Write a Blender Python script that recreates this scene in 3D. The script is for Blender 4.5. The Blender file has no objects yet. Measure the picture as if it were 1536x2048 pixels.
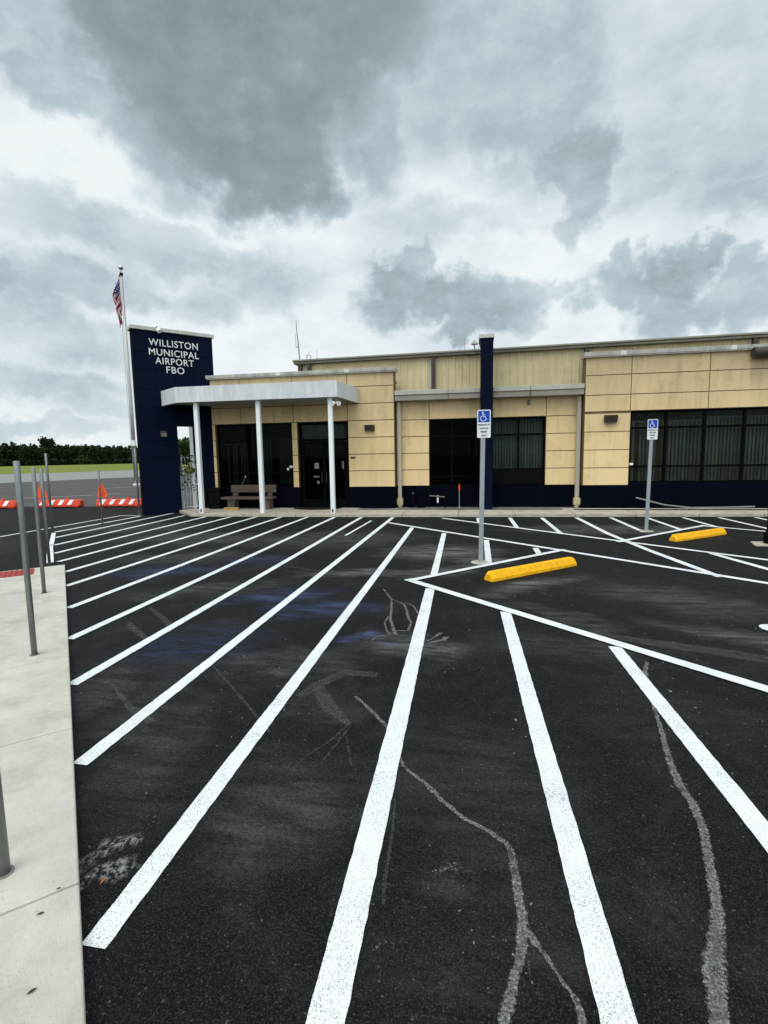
import bpy, math, random
from mathutils import Vector, Matrix
random.seed(7)
S = bpy.context.scene
COL = S.collection
R = math.radians

# ------------------------------------------------------------------ materials
def newmat(name):
    m = bpy.data.materials.new(name); m.use_nodes = True
    nt = m.node_tree; nt.nodes.clear()
    out = nt.nodes.new('ShaderNodeOutputMaterial')
    b = nt.nodes.new('ShaderNodeBsdfPrincipled')
    nt.links.new(b.outputs[0], out.inputs[0])
    return m, nt, b, out

class G:
    """tiny node helper"""
    def __init__(s, nt): s.nt = nt
    def n(s, t, **k):
        x = s.nt.nodes.new(t)
        for a, v in k.items(): setattr(x, a, v)
        return x
    def put(s, sock, v):
        if v is None: return
        if hasattr(v, 'is_output'): s.nt.links.new(v, sock)
        else:
            if hasattr(sock.default_value, '__len__') and not hasattr(v, '__len__'):
                v = [v] * len(sock.default_value)
            if hasattr(sock.default_value, '__len__') and len(sock.default_value) == 4 and len(v) == 3: v = (*v, 1)
            sock.default_value = v
    def math(s, op, a, b=None, c=None, clamp=False):
        x = s.n('ShaderNodeMath', operation=op, use_clamp=clamp)
        s.put(x.inputs[0], a); s.put(x.inputs[1], b)
        if c is not None: s.put(x.inputs[2], c)
        return x.outputs[0]
    def vec(s, op, a, b=None):
        x = s.n('ShaderNodeVectorMath', operation=op)
        s.put(x.inputs[0], a)
        if b is not None: s.put(x.inputs[1], b)
        return x.outputs['Value'] if op in ('LENGTH', 'DOT_PRODUCT', 'DISTANCE') else x.outputs[0]
    def pos(s): return s.n('ShaderNodeNewGeometry').outputs['Position']
    def obj(s): return s.n('ShaderNodeTexCoord').outputs['Object']
    def sep(s, v):
        x = s.n('ShaderNodeSeparateXYZ'); s.put(x.inputs[0], v); return x.outputs
    def comb(s, x, y, z):
        c = s.n('ShaderNodeCombineXYZ'); s.put(c.inputs[0], x); s.put(c.inputs[1], y); s.put(c.inputs[2], z); return c.outputs[0]
    def noise(s, v, scale=5, detail=3, rough=.5, dist=0, col=False):
        x = s.n('ShaderNodeTexNoise'); s.put(x.inputs['Vector'], v); x.inputs['Scale'].default_value = scale
        x.inputs['Detail'].default_value = detail; x.inputs['Roughness'].default_value = rough; x.inputs['Distortion'].default_value = dist
        return x.outputs['Color' if col else 'Fac']
    def voro(s, v, scale, out='Distance'):
        x = s.n('ShaderNodeTexVoronoi'); s.put(x.inputs['Vector'], v); x.inputs['Scale'].default_value = scale
        return x.outputs[out]
    def mr(s, v, a, b, c=0., d=1., smooth=False):
        x = s.n('ShaderNodeMapRange'); x.clamp = True
        if smooth: x.interpolation_type = 'SMOOTHSTEP'
        s.put(x.inputs[0], v)
        for i, q in enumerate((a, b, c, d)): s.put(x.inputs[i + 1], q)
        return x.outputs[0]
    def mix(s, f, a, b, mode='MIX'):
        x = s.n('ShaderNodeMix', data_type='RGBA', blend_type=mode)
        s.put(x.inputs[0], f); s.put(x.inputs[6], a); s.put(x.inputs[7], b); return x.outputs[2]
    def bump(s, h, strength=.3, dist=.01, normal=None):
        x = s.n('ShaderNodeBump'); x.inputs['Strength'].default_value = strength; x.inputs['Distance'].default_value = dist
        s.put(x.inputs['Height'], h)
        if normal is not None: s.put(x.inputs['Normal'], normal)
        return x.outputs[0]

def P(b, color=None, rough=None, spec=None, metal=None, normal=None):
    g = G(b.id_data)
    if color is not None: g.put(b.inputs['Base Color'], color)
    if rough is not None: g.put(b.inputs['Roughness'], rough)
    if spec is not None: g.put(b.inputs['Specular IOR Level'], spec)
    if metal is not None: g.put(b.inputs['Metallic'], metal)
    if normal is not None: g.put(b.inputs['Normal'], normal)

def simple(name, c, rough=.6, spec=.3, metal=0, var=.25, scale=3, streak=True, bump=0, bscale=60):
    """paint / plastic / metal with mottling and vertical streaks"""
    m, nt, b, o = newmat(name); g = G(nt); p = g.obj()
    q = g.vec('MULTIPLY', p, (1, 1, .18 if streak else 1))
    a = g.noise(q, scale, 5, .6); d = g.noise(p, scale * 9, 3, .6)
    f = g.mr(g.math('ADD', g.math('MULTIPLY', a, .7), g.math('MULTIPLY', d, .3)), .35, .65)
    lo = tuple(x * (1 - var) for x in c); hi = tuple(min(1, x * (1 + var * .5)) for x in c)
    nrm = g.bump(g.noise(p, bscale, 3), bump, .004) if bump else None
    P(b, g.mix(f, lo, hi), g.mr(d, .3, .7, max(0, rough - .08), min(1, rough + .08)), spec, metal, nrm)
    return m

M = {}
def asphalt_nodes(g, p):
    """new black seal coat: coarse aggregate grain, pale chips showing here and there"""
    big = g.noise(p, .55, 4, .6); mid = g.noise(p, 5, 4, .65); fine = g.noise(p, 130, 3, .75); lump = g.noise(p, 48, 3, .7)
    stone = g.voro(p, 95, 'Color'); sd = g.voro(p, 95)
    sr = g.sep(stone)[0]
    chip = g.math('MULTIPLY', g.mr(sr, .955, .985), g.mr(sd, .5, .2))
    base = g.mix(g.mr(big, .3, .7), (.0015, .0018, .0022), (.0038, .0042, .0046))
    base = g.mix(g.mr(mid, .35, .75, 0, .5), base, (.0078, .0082, .0086))
    base = g.mix(g.mr(lump, .5, .68, 0, .55), base, (.020, .0215, .0225))
    base = g.mix(g.mr(fine, .52, .66, 0, .8), base, (.056, .060, .063))
    base = g.mix(g.mr(sr, .0, .5, .7, 0), base, (.0012, .0013, .0016))
    base = g.mix(g.math('MULTIPLY', chip, g.mr(mid, .42, .62, .05, .7)), base, (.15, .15, .145))
    film_or_shade = g.math('MULTIPLY', g.mr(g.noise(p, 1.7, 7, .72, .6), .50, .72), g.mr(g.noise(p, 32, 4, .75), .38, .62, .2, 1))
    base = g.mix(g.math('MULTIPLY', film_or_shade, .4), base, (.062, .060, .056))
    hgt = g.math('ADD', g.math('MULTIPLY', fine, .5), g.math('ADD', g.math('MULTIPLY', lump, .8), g.math('MULTIPLY', g.mr(sd, .0, .6, 1, 0), .6)))
    return base, hgt, mid, fine, sr

def make_asphalt():
    m, nt, b, o = newmat('sealed_asphalt'); g = G(nt); p = g.pos()
    base, hgt, mid, fine, sr = asphalt_nodes(g, p)
    xyz = g.sep(p)
    warp = g.vec('ADD', p, g.vec('MULTIPLY', g.vec('SUBTRACT', g.noise(p, 1.3, 4, .6, col=True), (.5, .5, .5)), (1.1, 1.1, 0)))
    def patch(cx, cy, rx, ry, rot, soft=.2):
        v = g.vec('SUBTRACT', warp, (cx, cy, 0))
        mp = g.n('ShaderNodeMapping', vector_type='POINT'); g.put(mp.inputs['Vector'], v)
        mp.inputs['Rotation'].default_value = (0, 0, -R(rot))
        d = g.vec('LENGTH', g.vec('MULTIPLY', mp.outputs[0], (1 / rx, 1 / ry, 0)))
        return g.mr(d, 1.0, soft, 0, 1, True)
    streaks = g.noise(g.vec('MULTIPLY', p, (.55, 2.6, 1)), 3.2, 6, .72)
    grit = g.noise(p, 45, 4, .75)
    sg = g.math('MULTIPLY', g.mr(streaks, .40, .66, .12, 1), g.mr(grit, .36, .62, .3, 1))
    def lay(base, patches, col, amt):
        acc = None
        for q in patches:
            k = g.math('MULTIPLY', patch(*q[:5]), q[5])
            acc = k if acc is None else g.math('MAXIMUM', acc, k)
        f = g.math('MULTIPLY', g.math('MULTIPLY', acc, sg), amt, clamp=True)
        return g.mix(f, base, col)
    # dried clay slurry, dust and chalk-line residue left on the new seal
    base = lay(base, [(-.45, 9.2, 1.5, 1.0, 0, .9), (-.3, 7.7, 1.2, .5, 40, .7), (-1.7, 7.35, 1.3, .35, 5, .75), (.9, 6.9, 1.3, .35, 40, .8),
                      (2.9, 4.9, 1.6, .35, -35, .6), (-6.0, 10.4, 3.0, 1.2, 0, .42), (3.6, 12.6, 3.2, .7, 0, .55), (.3, 8.5, .7, .5, 0, 1),
                      (-12.5, 9.5, 4, 1.4, -20, .5), (-5.2, 8.3, 1.6, .8, 20, .4), (-.5, 4.55, .7, .4, 0, .7), (4.2, 12.0, .7, .45, 0, .9), (-3.0, 10.5, 3.0, 1.6, 10, .38), (1.0, 5.6, 1.2, .3, -40, .3), (-9.0, 12.0, 3, 1.5, 0, .35), (2.6, 11.9, 2.5, .5, 0, .5), (-2.1, 2.9, .5, 1.2, 30, .25), (-2.9, 3.3, .35, .5, 20, .3), (-1.6, 4.0, .9, .35, 15, .3), (-3.6, 6.2, 1.6, .5, 25, .35), (.9, 4.6, 1.0, .5, 0, .22), (-.9, 2.2, .5, .45, 30, .25), (0, 2.6, .9, .8, 0, .12), (2.6, 6.4, 1.6, .8, -30, .4)], (.22, .22, .215), 1.0)
    base = lay(base, [(-1.05, 3.35, .55, .3, -35, .55), (-.05, 1.85, .28, .22, 30, .5), (-.15, 1.45, .5, .4, 0, .28), (.25, 1.75, .4, .25, 0, .3),
                      (1.3, 3.6, .9, .7, 0, .25), (-1.0, 2.5, .7, .6, 0, .4), (-.95, 4.3, .8, .35, 20, .45), (.2, 2.0, .5, .4, 0, .25)], (.105, .098, .078), .7)
    base = lay(base, [(-1.72, 5.5, .9, .5, 25, .8), (-1.04, 4.62, .42, .16, -10, 1.1), (-2.5, 6.0, 1.0, .5, 20, .7), (-4.8, 7.2, 1.3, .6, 20, .6),
                      (-2.6, 4.2, 1.0, .8, 30, .35), (-3.6, 8.2, .8, .5, 0, .5)], (.075, .105, .23), 1.0)
    # scuffed mortar wash next to the walkway
    sp = g.math('MULTIPLY', g.math('MAXIMUM', patch(-1.65, 1.93, .17, .10, 60), patch(-1.60, 1.74, .10, .06, 45)), g.mr(g.noise(g.vec('MULTIPLY', p, (1, .6, 1)), 38, 4, .75), .47, .58))
    base = g.mix(g.math('MULTIPLY', sp, .55), base, (.38, .38, .37))
    sp = g.math('MULTIPLY', patch(-.10, 1.90, .13, .08, 30), g.mr(g.noise(p, 60, 4, .75), .5, .64))
    base = g.mix(g.math('MULTIPLY', sp, .6), base, (.22, .22, .2))
    # scattered crumbs of paint and mortar
    cr = g.voro(warp, 7, 'Color'); cd = g.voro(p, 7)
    crumbs = g.math('MULTIPLY', g.mr(g.noise(p, 26, 2, .6), .70, .74), g.mr(g.noise(p, .9, 2), .45, .6))
    base = g.mix(g.math('MULTIPLY', crumbs, .7), base, (.38, .38, .36))
    nrm = g.bump(hgt, 1.0, .006)
    P(b, base, g.mr(fine, .3, .7, .62, .95), .10, 0, nrm)
    return m

def make_old_asphalt():
    m, nt, b, o = newmat('weathered_apron'); g = G(nt); p = g.pos()
    mp = g.n('ShaderNodeMapping'); g.put(mp.inputs['Vector'], p); mp.inputs['Rotation'].default_value = (0, 0, R(25))
    q = g.vec('MULTIPLY', mp.outputs[0], (.06, .9, 1))
    st = g.noise(q, 1.2, 5, .65); fine = g.noise(p, 60, 3, .7); big = g.noise(p, .08, 3)
    c = g.mix(g.mr(st, .3, .7), (.045, .041, .040), (.095, .088, .083))
    c = g.mix(g.mr(big, .35, .65, 0, .5), c, (.07, .066, .066))
    c = g.mix(g.mr(fine, .45, .8, 0, .35), c, (.14, .135, .13))
    P(b, c, .92, .2, 0, g.bump(fine, .4, .004)); return m

def make_concrete(name, c1, c2, broom=True, stain=.0, rot=47):
    m, nt, b, o = newmat(name); g = G(nt); p = g.pos()
    big = g.noise(p, 1.1, 5, .6); mid = g.noise(p, 9, 5, .7); fine = g.noise(p, 220, 2, .7)
    c = g.mix(g.mr(g.math('ADD', g.math('MULTIPLY', big, .6), g.math('MULTIPLY', mid, .4)), .36, .64), c1, c2)
    c = g.mix(g.mr(fine, .35, .75, 0, .35), c, tuple(x * .62 for x in c1))
    pits = g.math('MULTIPLY', g.mr(g.noise(p, 70, 2, .5), .69, .73), .5)
    c = g.mix(pits, c, tuple(x * .35 for x in c1))
    if stain:
        f = g.math('MULTIPLY', g.mr(g.noise(g.vec('MULTIPLY', p, (1, 1, 3)), 3.5, 6, .7), .48, .68), stain)
        c = g.mix(f, c, (.07, .06, .045))
    h = fine
    if broom:
        mp = g.n('ShaderNodeMapping'); g.put(mp.inputs['Vector'], p); mp.inputs['Rotation'].default_value = (0, 0, R(rot))
        br = g.noise(g.vec('MULTIPLY', mp.outputs[0], (14, 260, 1)), 1, 3, .6, .4)
        h = g.math('ADD', fine, g.math('MULTIPLY', br, 1.2))
    P(b, c, .9, .25, 0, g.bump(h, .45, .003)); return m

def make_paint():
    m, nt, b, o = newmat('road_paint'); g = G(nt); p = g.pos()
    big = g.noise(p, 2.2, 3, .6); n = g.noise(p, 170, 3, .75); st = g.voro(p, 140)
    wear = g.mr(big, .3, .7, .61, .52)
    hole = g.math('MULTIPLY', g.mr(g.math('SUBTRACT', n, wear), -.04, .05), .75)
    n2 = g.noise(p, 95, 2, .6)
    c = g.mix(g.mr(n2, .4, .75, 0, .35), (.73, .755, .76), (.55, .58, .595))
    c = g.mix(hole, c, (.10, .115, .125))
    P(b, c, .7, .3, 0, g.bump(g.math('ADD', n, st), .5, .003)); return m

def make_crack(name, amount):
    m, nt, b, o = newmat(name); g = G(nt); p = g.pos()
    n = g.noise(p, 110, 4, .75); k = g.noise(p, 7, 3, .6)
    c = g.mix(g.mr(n, .40, .66), (.022, .023, .024), (.46, .46, .455))
    c = g.mix(g.mr(k, .45, .7, 0, .7), c, (.035, .035, .036))
    P(b, c, .9, .2, 0, g.bump(n, .6, .004))
    u = g.sep(g.n('ShaderNodeUVMap').outputs[0])[0]
    edge = g.math('ABSOLUTE', g.math('SUBTRACT', g.math('MULTIPLY', u, 2), 1))
    e = g.math('ADD', edge, g.math('MULTIPLY', g.math('SUBTRACT', g.noise(p, 85, 4, .8), .5), 2.2))
    g.put(b.inputs['Alpha'], g.math('MULTIPLY', g.math('MULTIPLY', g.mr(e, .50, 1.0, 1, 0), g.mr(k, .34, .48, .3, 1)), amount))
    rim = g.mr(edge, .25, .75, .45, 1)
    g.put(b.inputs['Base Color'], g.mix(rim, (.05, .05, .051), c))
    return m

def make_stucco(name, c1, c2, dirt, fine_scale=240):
    m, nt, b, o = newmat(name); g = G(nt); p = g.pos(); xyz = g.sep(p)
    big = g.noise(p, .8, 4, .6)
    c = g.mix(g.mr(big, .35, .65), c1, c2)
    q = g.vec('MULTIPLY', p, (1, 1, .13))
    st = g.noise(q, 4.5, 6, .72); st2 = g.noise(p, 1.6, 5, .7)
    f = g.math('MULTIPLY', g.mr(st, .46, .72), g.mr(st2, .38, .68))
    # grime is heaviest under the parapet caps, where run-off lands
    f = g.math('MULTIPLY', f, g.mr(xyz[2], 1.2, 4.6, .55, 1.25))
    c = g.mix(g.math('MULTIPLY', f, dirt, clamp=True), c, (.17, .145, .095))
    film_or_shade = g.math('MULTIPLY', g.mr(xyz[2], 2.3, 4.5), g.mr(g.noise(p, .9, 3), .3, .7, .34, .64))  # dimmer light on the upper wall, painted into the colour by height
    c = g.mix(film_or_shade, c, (.30, .25, .165))
    green = g.math('MULTIPLY', g.mr(g.noise(p, 1.2, 4, .65), .56, .74), .30)
    c = g.mix(green, c, (.24, .22, .08))
    h = g.noise(p, fine_scale, 3, .7)
    P(b, c, .92, .15, 0, g.bump(h, .35, .003)); return m

def make_glass(name, tint, refl):
    m, nt, b, o = newmat(name); g = G(nt); nt.nodes.remove(b)
    tr = g.n('ShaderNodeBsdfTransparent'); tr.inputs[0].default_value = (*tint, 1)
    gl = g.n('ShaderNodeBsdfGlossy'); gl.inputs['Roughness'].default_value = .01; gl.inputs['Color'].default_value = (.85, .92, .92, 1)
    fr = g.n('ShaderNodeFresnel'); fr.inputs[0].default_value = 1.45
    mx = g.n('ShaderNodeMixShader'); g.put(mx.inputs[0], g.math('MULTIPLY', fr.outputs[0], refl))
    nt.links.new(tr.outputs[0], mx.inputs[1]); nt.links.new(gl.outputs[0], mx.inputs[2]); nt.links.new(mx.outputs[0], o.inputs[0])
    return m

def make_leaf(name, c1, c2, scale=.6):
    m, nt, b, o = newmat(name); g = G(nt); p = g.pos()
    f = g.noise(p, scale, 3, .6); 
    P(b, g.mix(g.mr(f, .3, .7), c1, c2), .8, .1); return m

def make_grass():
    m, nt, b, o = newmat('mown_grass'); g = G(nt); p = g.pos()
    f = g.noise(p, .03, 5, .6); k = g.noise(p, 1.5, 4, .7)
    c = g.mix(g.mr(f, .35, .65), (.15, .20, .03), (.21, .22, .05))
    c = g.mix(g.mr(k, .3, .8, 0, .5), c, (.05, .08, .014))
    P(b, c, .95, .1, 0, g.bump(k, .8, .2)); return m

def make_flag():
    m, nt, b, o = newmat('flag_cloth'); g = G(nt)
    uv = g.n('ShaderNodeUVMap').outputs[0]; s = g.sep(uv)
    k = g.math('FRACT', g.math('MULTIPLY', s[1], 6.5))
    c = g.mix(g.math('LESS_THAN', k, .5), (.48, .43, .44), (.31, .012, .024))
    inside = g.math('MULTIPLY', g.math('LESS_THAN', s[0], .33), g.math('GREATER_THAN', s[1], .4615))
    fx = g.math('SUBTRACT', g.math('FRACT', g.math('MULTIPLY', s[0], 15)), .5)
    fy = g.math('SUBTRACT', g.math('FRACT', g.math('MULTIPLY', s[1], 9.3)), .5)
    st = g.math('LESS_THAN', g.math('ADD', g.math('MULTIPLY', fx, fx), g.math('MULTIPLY', fy, fy)), .06)
    c = g.mix(inside, c, g.mix(st, (.02, .03, .11), (.7, .7, .7)))
    P(b, c, .85, .1)
    return m

def build_materials():
    M['asphalt'] = make_asphalt(); M['apron'] = make_old_asphalt()
    M['walk'] = make_concrete('broomed_concrete', (.43, .41, .355), (.57, .54, .475), True, .24)
    M['runway'] = make_concrete('runway_concrete', (.20, .20, .195), (.27, .27, .26), False)
    M['kerb'] = make_concrete('old_kerb_concrete', (.41, .375, .30), (.51, .475, .39), False, .5)
    M['paint'] = make_paint(); M['crack'] = make_crack('crack_residue', 1); M['faint'] = make_crack('faint_scuff', .27)
    M['stucco'] = make_stucco('beige_stucco', (.71, .525, .28), (.79, .585, .318), .75)
    M['joint'] = simple('stucco_joint', (.17, .12, .06), .95, .05)
    M['siding'] = make_stucco('yellow_metal_siding', (.72, .61, .345), (.79, .675, .39), .55, 30)
    M['navy'] = simple('navy_panel_paint', (.0010, .0040, .0175), .65, .07, 0, .3, 1.5, True, .25, 200)
    M['navyj'] = simple('navy_joint', (.0005, .0008, .002), .9, .05)
    M['navybase'] = simple('navy_base_paint', (.0008, .0020, .0060), .75, .04, 0, .35, 2, True, .3, 160)
    M['cap'] = simple('parapet_metal', (.40, .385, .34), .55, .4, 0, .35, 4)
    M['capw'] = simple('cap_splice_metal', (.62, .61, .58), .55, .4, 0, .15, 4)
    M['towercap'] = simple('tower_cap_metal', (.50, .48, .43), .5, .4, 0, .2, 4)
    M['eave'] = simple('eave_trim', (.16, .145, .115), .6, .3, 0, .35, 2, False)
    M['brown'] = simple('brown_downspout', (.055, .042, .032), .55, .3, 0, .3)
    M['gutter'] = simple('gutter_metal', (.26, .235, .195), .5, .4, 0, .25, 1.5, False)
    M['gutterlip'] = simple('gutter_lip', (.42, .39, .33), .5, .4, 0, .2, 2, False)
    M['tan'] = simple('tan_downspout', (.43, .385, .30), .55, .35, 0, .2)
    M['boot'] = simple('clay_boot', (.52, .43, .25), .8, .2, 0, .3)
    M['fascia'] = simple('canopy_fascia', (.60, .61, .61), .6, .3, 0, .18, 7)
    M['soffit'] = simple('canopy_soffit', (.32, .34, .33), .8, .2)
    M['column'] = simple('white_column_paint', (.78, .80, .80), .5, .35, 0, .12, 3)
    M['white'] = simple('white_paint', (.78, .79, .79), .5, .35, 0, .15)
    M['signwhite'] = simple('sign_white', (.72, .74, .76), .45, .35, 0, .08)
    M['blue'] = simple('sign_blue', (.004, .045, .40), .45, .35, 0, .15, 20)
    M['black'] = simple('black_paint', (.0025, .0025, .003), .65, .07, 0, .3)
    M['ink'] = simple('sign_ink', (.012, .012, .014), .6, .2)
    M['frame'] = simple('dark_window_frame', (.0014, .0014, .0017), .55, .05)
    M['room'] = simple('dark_room', (.03, .03, .03), .95, .05)
    M['blind'] = simple('vertical_blind', (.70, .74, .72), .8, .15, 0, .25, 3)
    M['track'] = simple('blind_track', (.75, .78, .78), .6, .3, 0, .1)
    M['glass'] = make_glass('tinted_glass', (.50, .53, .53), .11)
    M['glassmid'] = make_glass('grey_glass', (.34, .36, .36), .08)
    M['glassdark'] = make_glass('dark_film_glass', (.16, .165, .17), .07)
    M['steel'] = simple('galvanised_steel', (.28, .30, .31), .42, .5, .75, .3, 5)
    M['post'] = simple('grey_sign_post', (.34, .37, .38), .5, .45, .4, .2, 4)
    M['polemetal'] = simple('flagpole_metal', (.42, .40, .38), .45, .5, .5, .25, 3)
    M['chrome'] = simple('finial_metal', (.5, .5, .5), .2, .6, .9, .1)
    M['flag'] = make_flag()
    M['yellow'] = simple('yellow_stop_paint', (.86, .43, .006), .65, .22, 0, .24, 12, False, .5, 45)
    M['red'] = simple('barricade_orange', (.72, .055, .018), .55, .35, 0, .25, 6, False)
    M['orange'] = simple('flag_orange', (.88, .10, .03), .7, .2, 0, .2, 6)
    M['bench'] = simple('pebbled_concrete', (.12, .085, .07), .9, .12, 0, .45, 30, False, .8, 90)
    M['green'] = simple('broom_handle_green', (.02, .10, .05), .5, .3)
    M['wood'] = simple('broom_head_wood', (.42, .29, .10), .7, .2)
    M['mat'] = simple('door_mat_rubber', (.02, .015, .013), .95, .1, 0, .4, 20, False)
    M['brownbox'] = simple('bronze_fixture', (.045, .034, .026), .55, .35, 0, .2)
    M['lens'] = simple('lamp_lens', (.30, .27, .22), .3, .5)
    M['greyfix'] = simple('grey_fixture', (.20, .20, .19), .55, .35)
    M['tactile'] = simple('tactile_red', (.33, .055, .05), .75, .2, 0, .3, 8, False)
    M['gravel'] = make_concrete('gravel_bed', (.10, .095, .085), (.26, .25, .23), False, .6)
    M['grass'] = make_grass()
    M['pine'] = make_leaf('pine_foliage', (.008, .014, .006), (.026, .040, .013), .12)
    M['bushleaf'] = make_leaf('bush_foliage', (.018, .034, .009), (.045, .07, .018), .4)
    M['trunk'] = simple('bark', (.07, .055, .042), .95, .05)
    M['leafdark'] = make_leaf('hanging_leaf', (.010, .016, .008), (.03, .05, .018), 9)
    M['deadleaf'] = simple('dead_leaf', (.05, .035, .02), .8, .1)
    M['rustleaf'] = simple('orange_leaf', (.30, .12, .03), .8, .1)
    M['letter'] = simple('raised_letter_white', (.70, .70, .68), .5, .3, 0, .08)
    M['dirtgrey'] = simple('weathered_pipe', (.20, .19, .17), .6, .3)
    M['terracotta'] = simple('basket_liner', (.16, .17, .06), .9, .1)
build_materials()

# ------------------------------------------------------------------ mesh builder
class MB:
    def __init__(s): s.v = []; s.f = []; s.uv = None
    def quad(s, a, b, c, d):
        i = len(s.v); s.v += [a, b, c, d]; s.f.append((i, i + 1, i + 2, i + 3)); return s
    def box(s, x0, x1, y0, y1, z0, z1, T=None):
        c = [(x0, y0, z0), (x1, y0, z0), (x1, y1, z0), (x0, y1, z0), (x0, y0, z1), (x1, y0, z1), (x1, y1, z1), (x0, y1, z1)]
        if T: c = [tuple(T @ Vector(q)) for q in c]
        i = len(s.v); s.v += c
        for f in ((3, 2, 1, 0), (4, 5, 6, 7), (0, 1, 5, 4), (1, 2, 6, 5), (2, 3, 7, 6), (3, 0, 4, 7)): s.f.append(tuple(i + k for k in f))
        return s
    def prism(s, poly, z0, z1, T=None):
        n = len(poly); i = len(s.v)
        a = [(x, y, z0) for x, y in poly] + [(x, y, z1) for x, y in poly]
        if T: a = [tuple(T @ Vector(q)) for q in a]
        s.v += a
        s.f.append(tuple(i + k for k in range(n - 1, -1, -1))); s.f.append(tuple(i + n + k for k in range(n)))
        for k in range(n): s.f.append((i + k, i + (k + 1) % n, i + n + (k + 1) % n, i + n + k))
        return s
    def tube(s, pts, r, n=12, caps=True):
        pts = [Vector(p) for p in pts]; rs = r if hasattr(r, '__len__') else [r] * len(pts)
        rings = []
        ref = None
        for k, p in enumerate(pts):
            d = (pts[min(k + 1, len(pts) - 1)] - pts[max(k - 1, 0)]).normalized()
            if ref is None: ref = Vector((0, 0, 1)) if abs(d.z) < .9 else Vector((1, 0, 0))
            u = (ref - d * ref.dot(d)).normalized(); w = d.cross(u); ref = u
            i = len(s.v)
            for j in range(n):
                a = 2 * math.pi * j / n
                s.v.append(tuple(p + (u * math.cos(a) + w * math.sin(a)) * rs[k]))
            rings.append(i)
        for a, b in zip(rings, rings[1:]):
            for j in range(n): s.f.append((a + j, a + (j + 1) % n, b + (j + 1) % n, b + j))
        if caps:
            s.f.append(tuple(rings[0] + j for j in range(n - 1, -1, -1))); s.f.append(tuple(rings[-1] + j for j in range(n)))
        return s
    def ball(s, c, r, n=12, m=8, sz=1):
        i = len(s.v); c = Vector(c)
        s.v.append(tuple(c + Vector((0, 0, -r * sz))))
        for k in range(1, m):
            a = math.pi * k / m - math.pi / 2
            for j in range(n):
                b = 2 * math.pi * j / n
                s.v.append(tuple(c + Vector((r * math.cos(a) * math.cos(b), r * math.cos(a) * math.sin(b), r * sz * math.sin(a)))))
        s.v.append(tuple(c + Vector((0, 0, r * sz)))); t = len(s.v) - 1
        for j in range(n):
            s.f.append((i, i + 1 + (j + 1) % n, i + 1 + j)); s.f.append((t, t - n + j, t - n + (j + 1) % n))
        for k in range(m - 2):
            for j in range(n):
                a = i + 1 + k * n; s.f.append((a + j, a + (j + 1) % n, a + n + (j + 1) % n, a + n + j))
        return s
    def build(s, name, mat, parent=None, bevel=0, smooth=False, loc=None):
        me = bpy.data.meshes.new(name)
        vv = s.v
        if loc is not None: vv = [(x - loc[0], y - loc[1], z - loc[2]) for x, y, z in s.v]
        me.from_pydata(vv, [], s.f); me.update()
        o = bpy.data.objects.new(name, me); COL.objects.link(o); me.materials.append(M[mat])
        if loc is not None and parent is None: o.location = loc
        if smooth:
            for p in me.polygons: p.use_smooth = True
        if bevel:
            b = o.modifiers.new('bevel', 'BEVEL'); b.width = bevel; b.segments = 2; b.limit_method = 'ANGLE'; b.angle_limit = R(40)
        if parent is not None: o.parent = parent
        return o

def tag(o, label, cat, group=None):
    o['label'] = label; o['category'] = cat
    if group: o['group'] = group
    return o
def thing(name, label, cat, loc=(0, 0, 0), rotz=0, group=None):
    o = bpy.data.objects.new(name, None); COL.objects.link(o)
    o.location = loc; o.rotation_euler = (0, 0, rotz); o.empty_display_size = .2
    return tag(o, label, cat, group)
def struct(o, kind='structure'): o['kind'] = kind; return o
def dup(root, loc, label, rotz=None):
    r = root.copy(); COL.objects.link(r); r.location = loc; r['label'] = label
    if rotz is not None: r.rotation_euler = (0, 0, rotz)
    for ch in list(root.children):
        c = ch.copy(); COL.objects.link(c); c.parent = r
        for g in list(ch.children):
            d = g.copy(); COL.objects.link(d); d.parent = c
    return r
def text(name, body, size, mat, parent, loc, rot, depth, fat=0, align='CENTER', width=1.0, bev=0):
    cu = bpy.data.curves.new(name, 'FONT'); cu.body = body; cu.size = size; cu.extrude = depth; cu.offset = fat
    cu.align_x = align; cu.align_y = 'BOTTOM_BASELINE'
    if bev: cu.space_character = 1.1
    if bev: cu.bevel_depth = bev; cu.bevel_resolution = 0
    t = bpy.data.objects.new(name + '_tmp', cu); COL.objects.link(t)
    bpy.context.view_layer.update()
    me = bpy.data.meshes.new_from_object(t.evaluated_get(bpy.context.evaluated_depsgraph_get()))
    bpy.data.objects.remove(t); me.name = name
    me.materials.clear(); me.materials.append(M[mat])
    for v in me.vertices: v.co.x *= width
    o = bpy.data.objects.new(name, me); COL.objects.link(o); o.parent = parent; o.location = loc; o.rotation_euler = rot
    return o

# ------------------------------------------------------------------ camera
f_px = 987.4
yaw, pitch, roll = R(9.584), R(6.417), R(-.971)
F0 = Vector((-math.sin(yaw), math.cos(yaw), 0)); R0 = Vector((math.cos(yaw), math.sin(yaw), 0)); U0 = Vector((0, 0, 1))
Fw = F0 * math.cos(pitch) - U0 * math.sin(pitch); Up = U0 * math.cos(pitch) + F0 * math.sin(pitch)
Rt = R0 * math.cos(roll) + Up * math.sin(roll); U2 = Up * math.cos(roll) - R0 * math.sin(roll)
cam = bpy.data.cameras.new('camera'); co = bpy.data.objects.new('camera', cam); COL.objects.link(co)
co.matrix_world = Matrix(((Rt.x, U2.x, -Fw.x, 0), (Rt.y, U2.y, -Fw.y, 0), (Rt.z, U2.z, -Fw.z, 1.8), (0, 0, 0, 1)))
cam.sensor_fit = 'HORIZONTAL'; cam.sensor_width = 36; cam.lens = 36 * f_px / 1536
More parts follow.
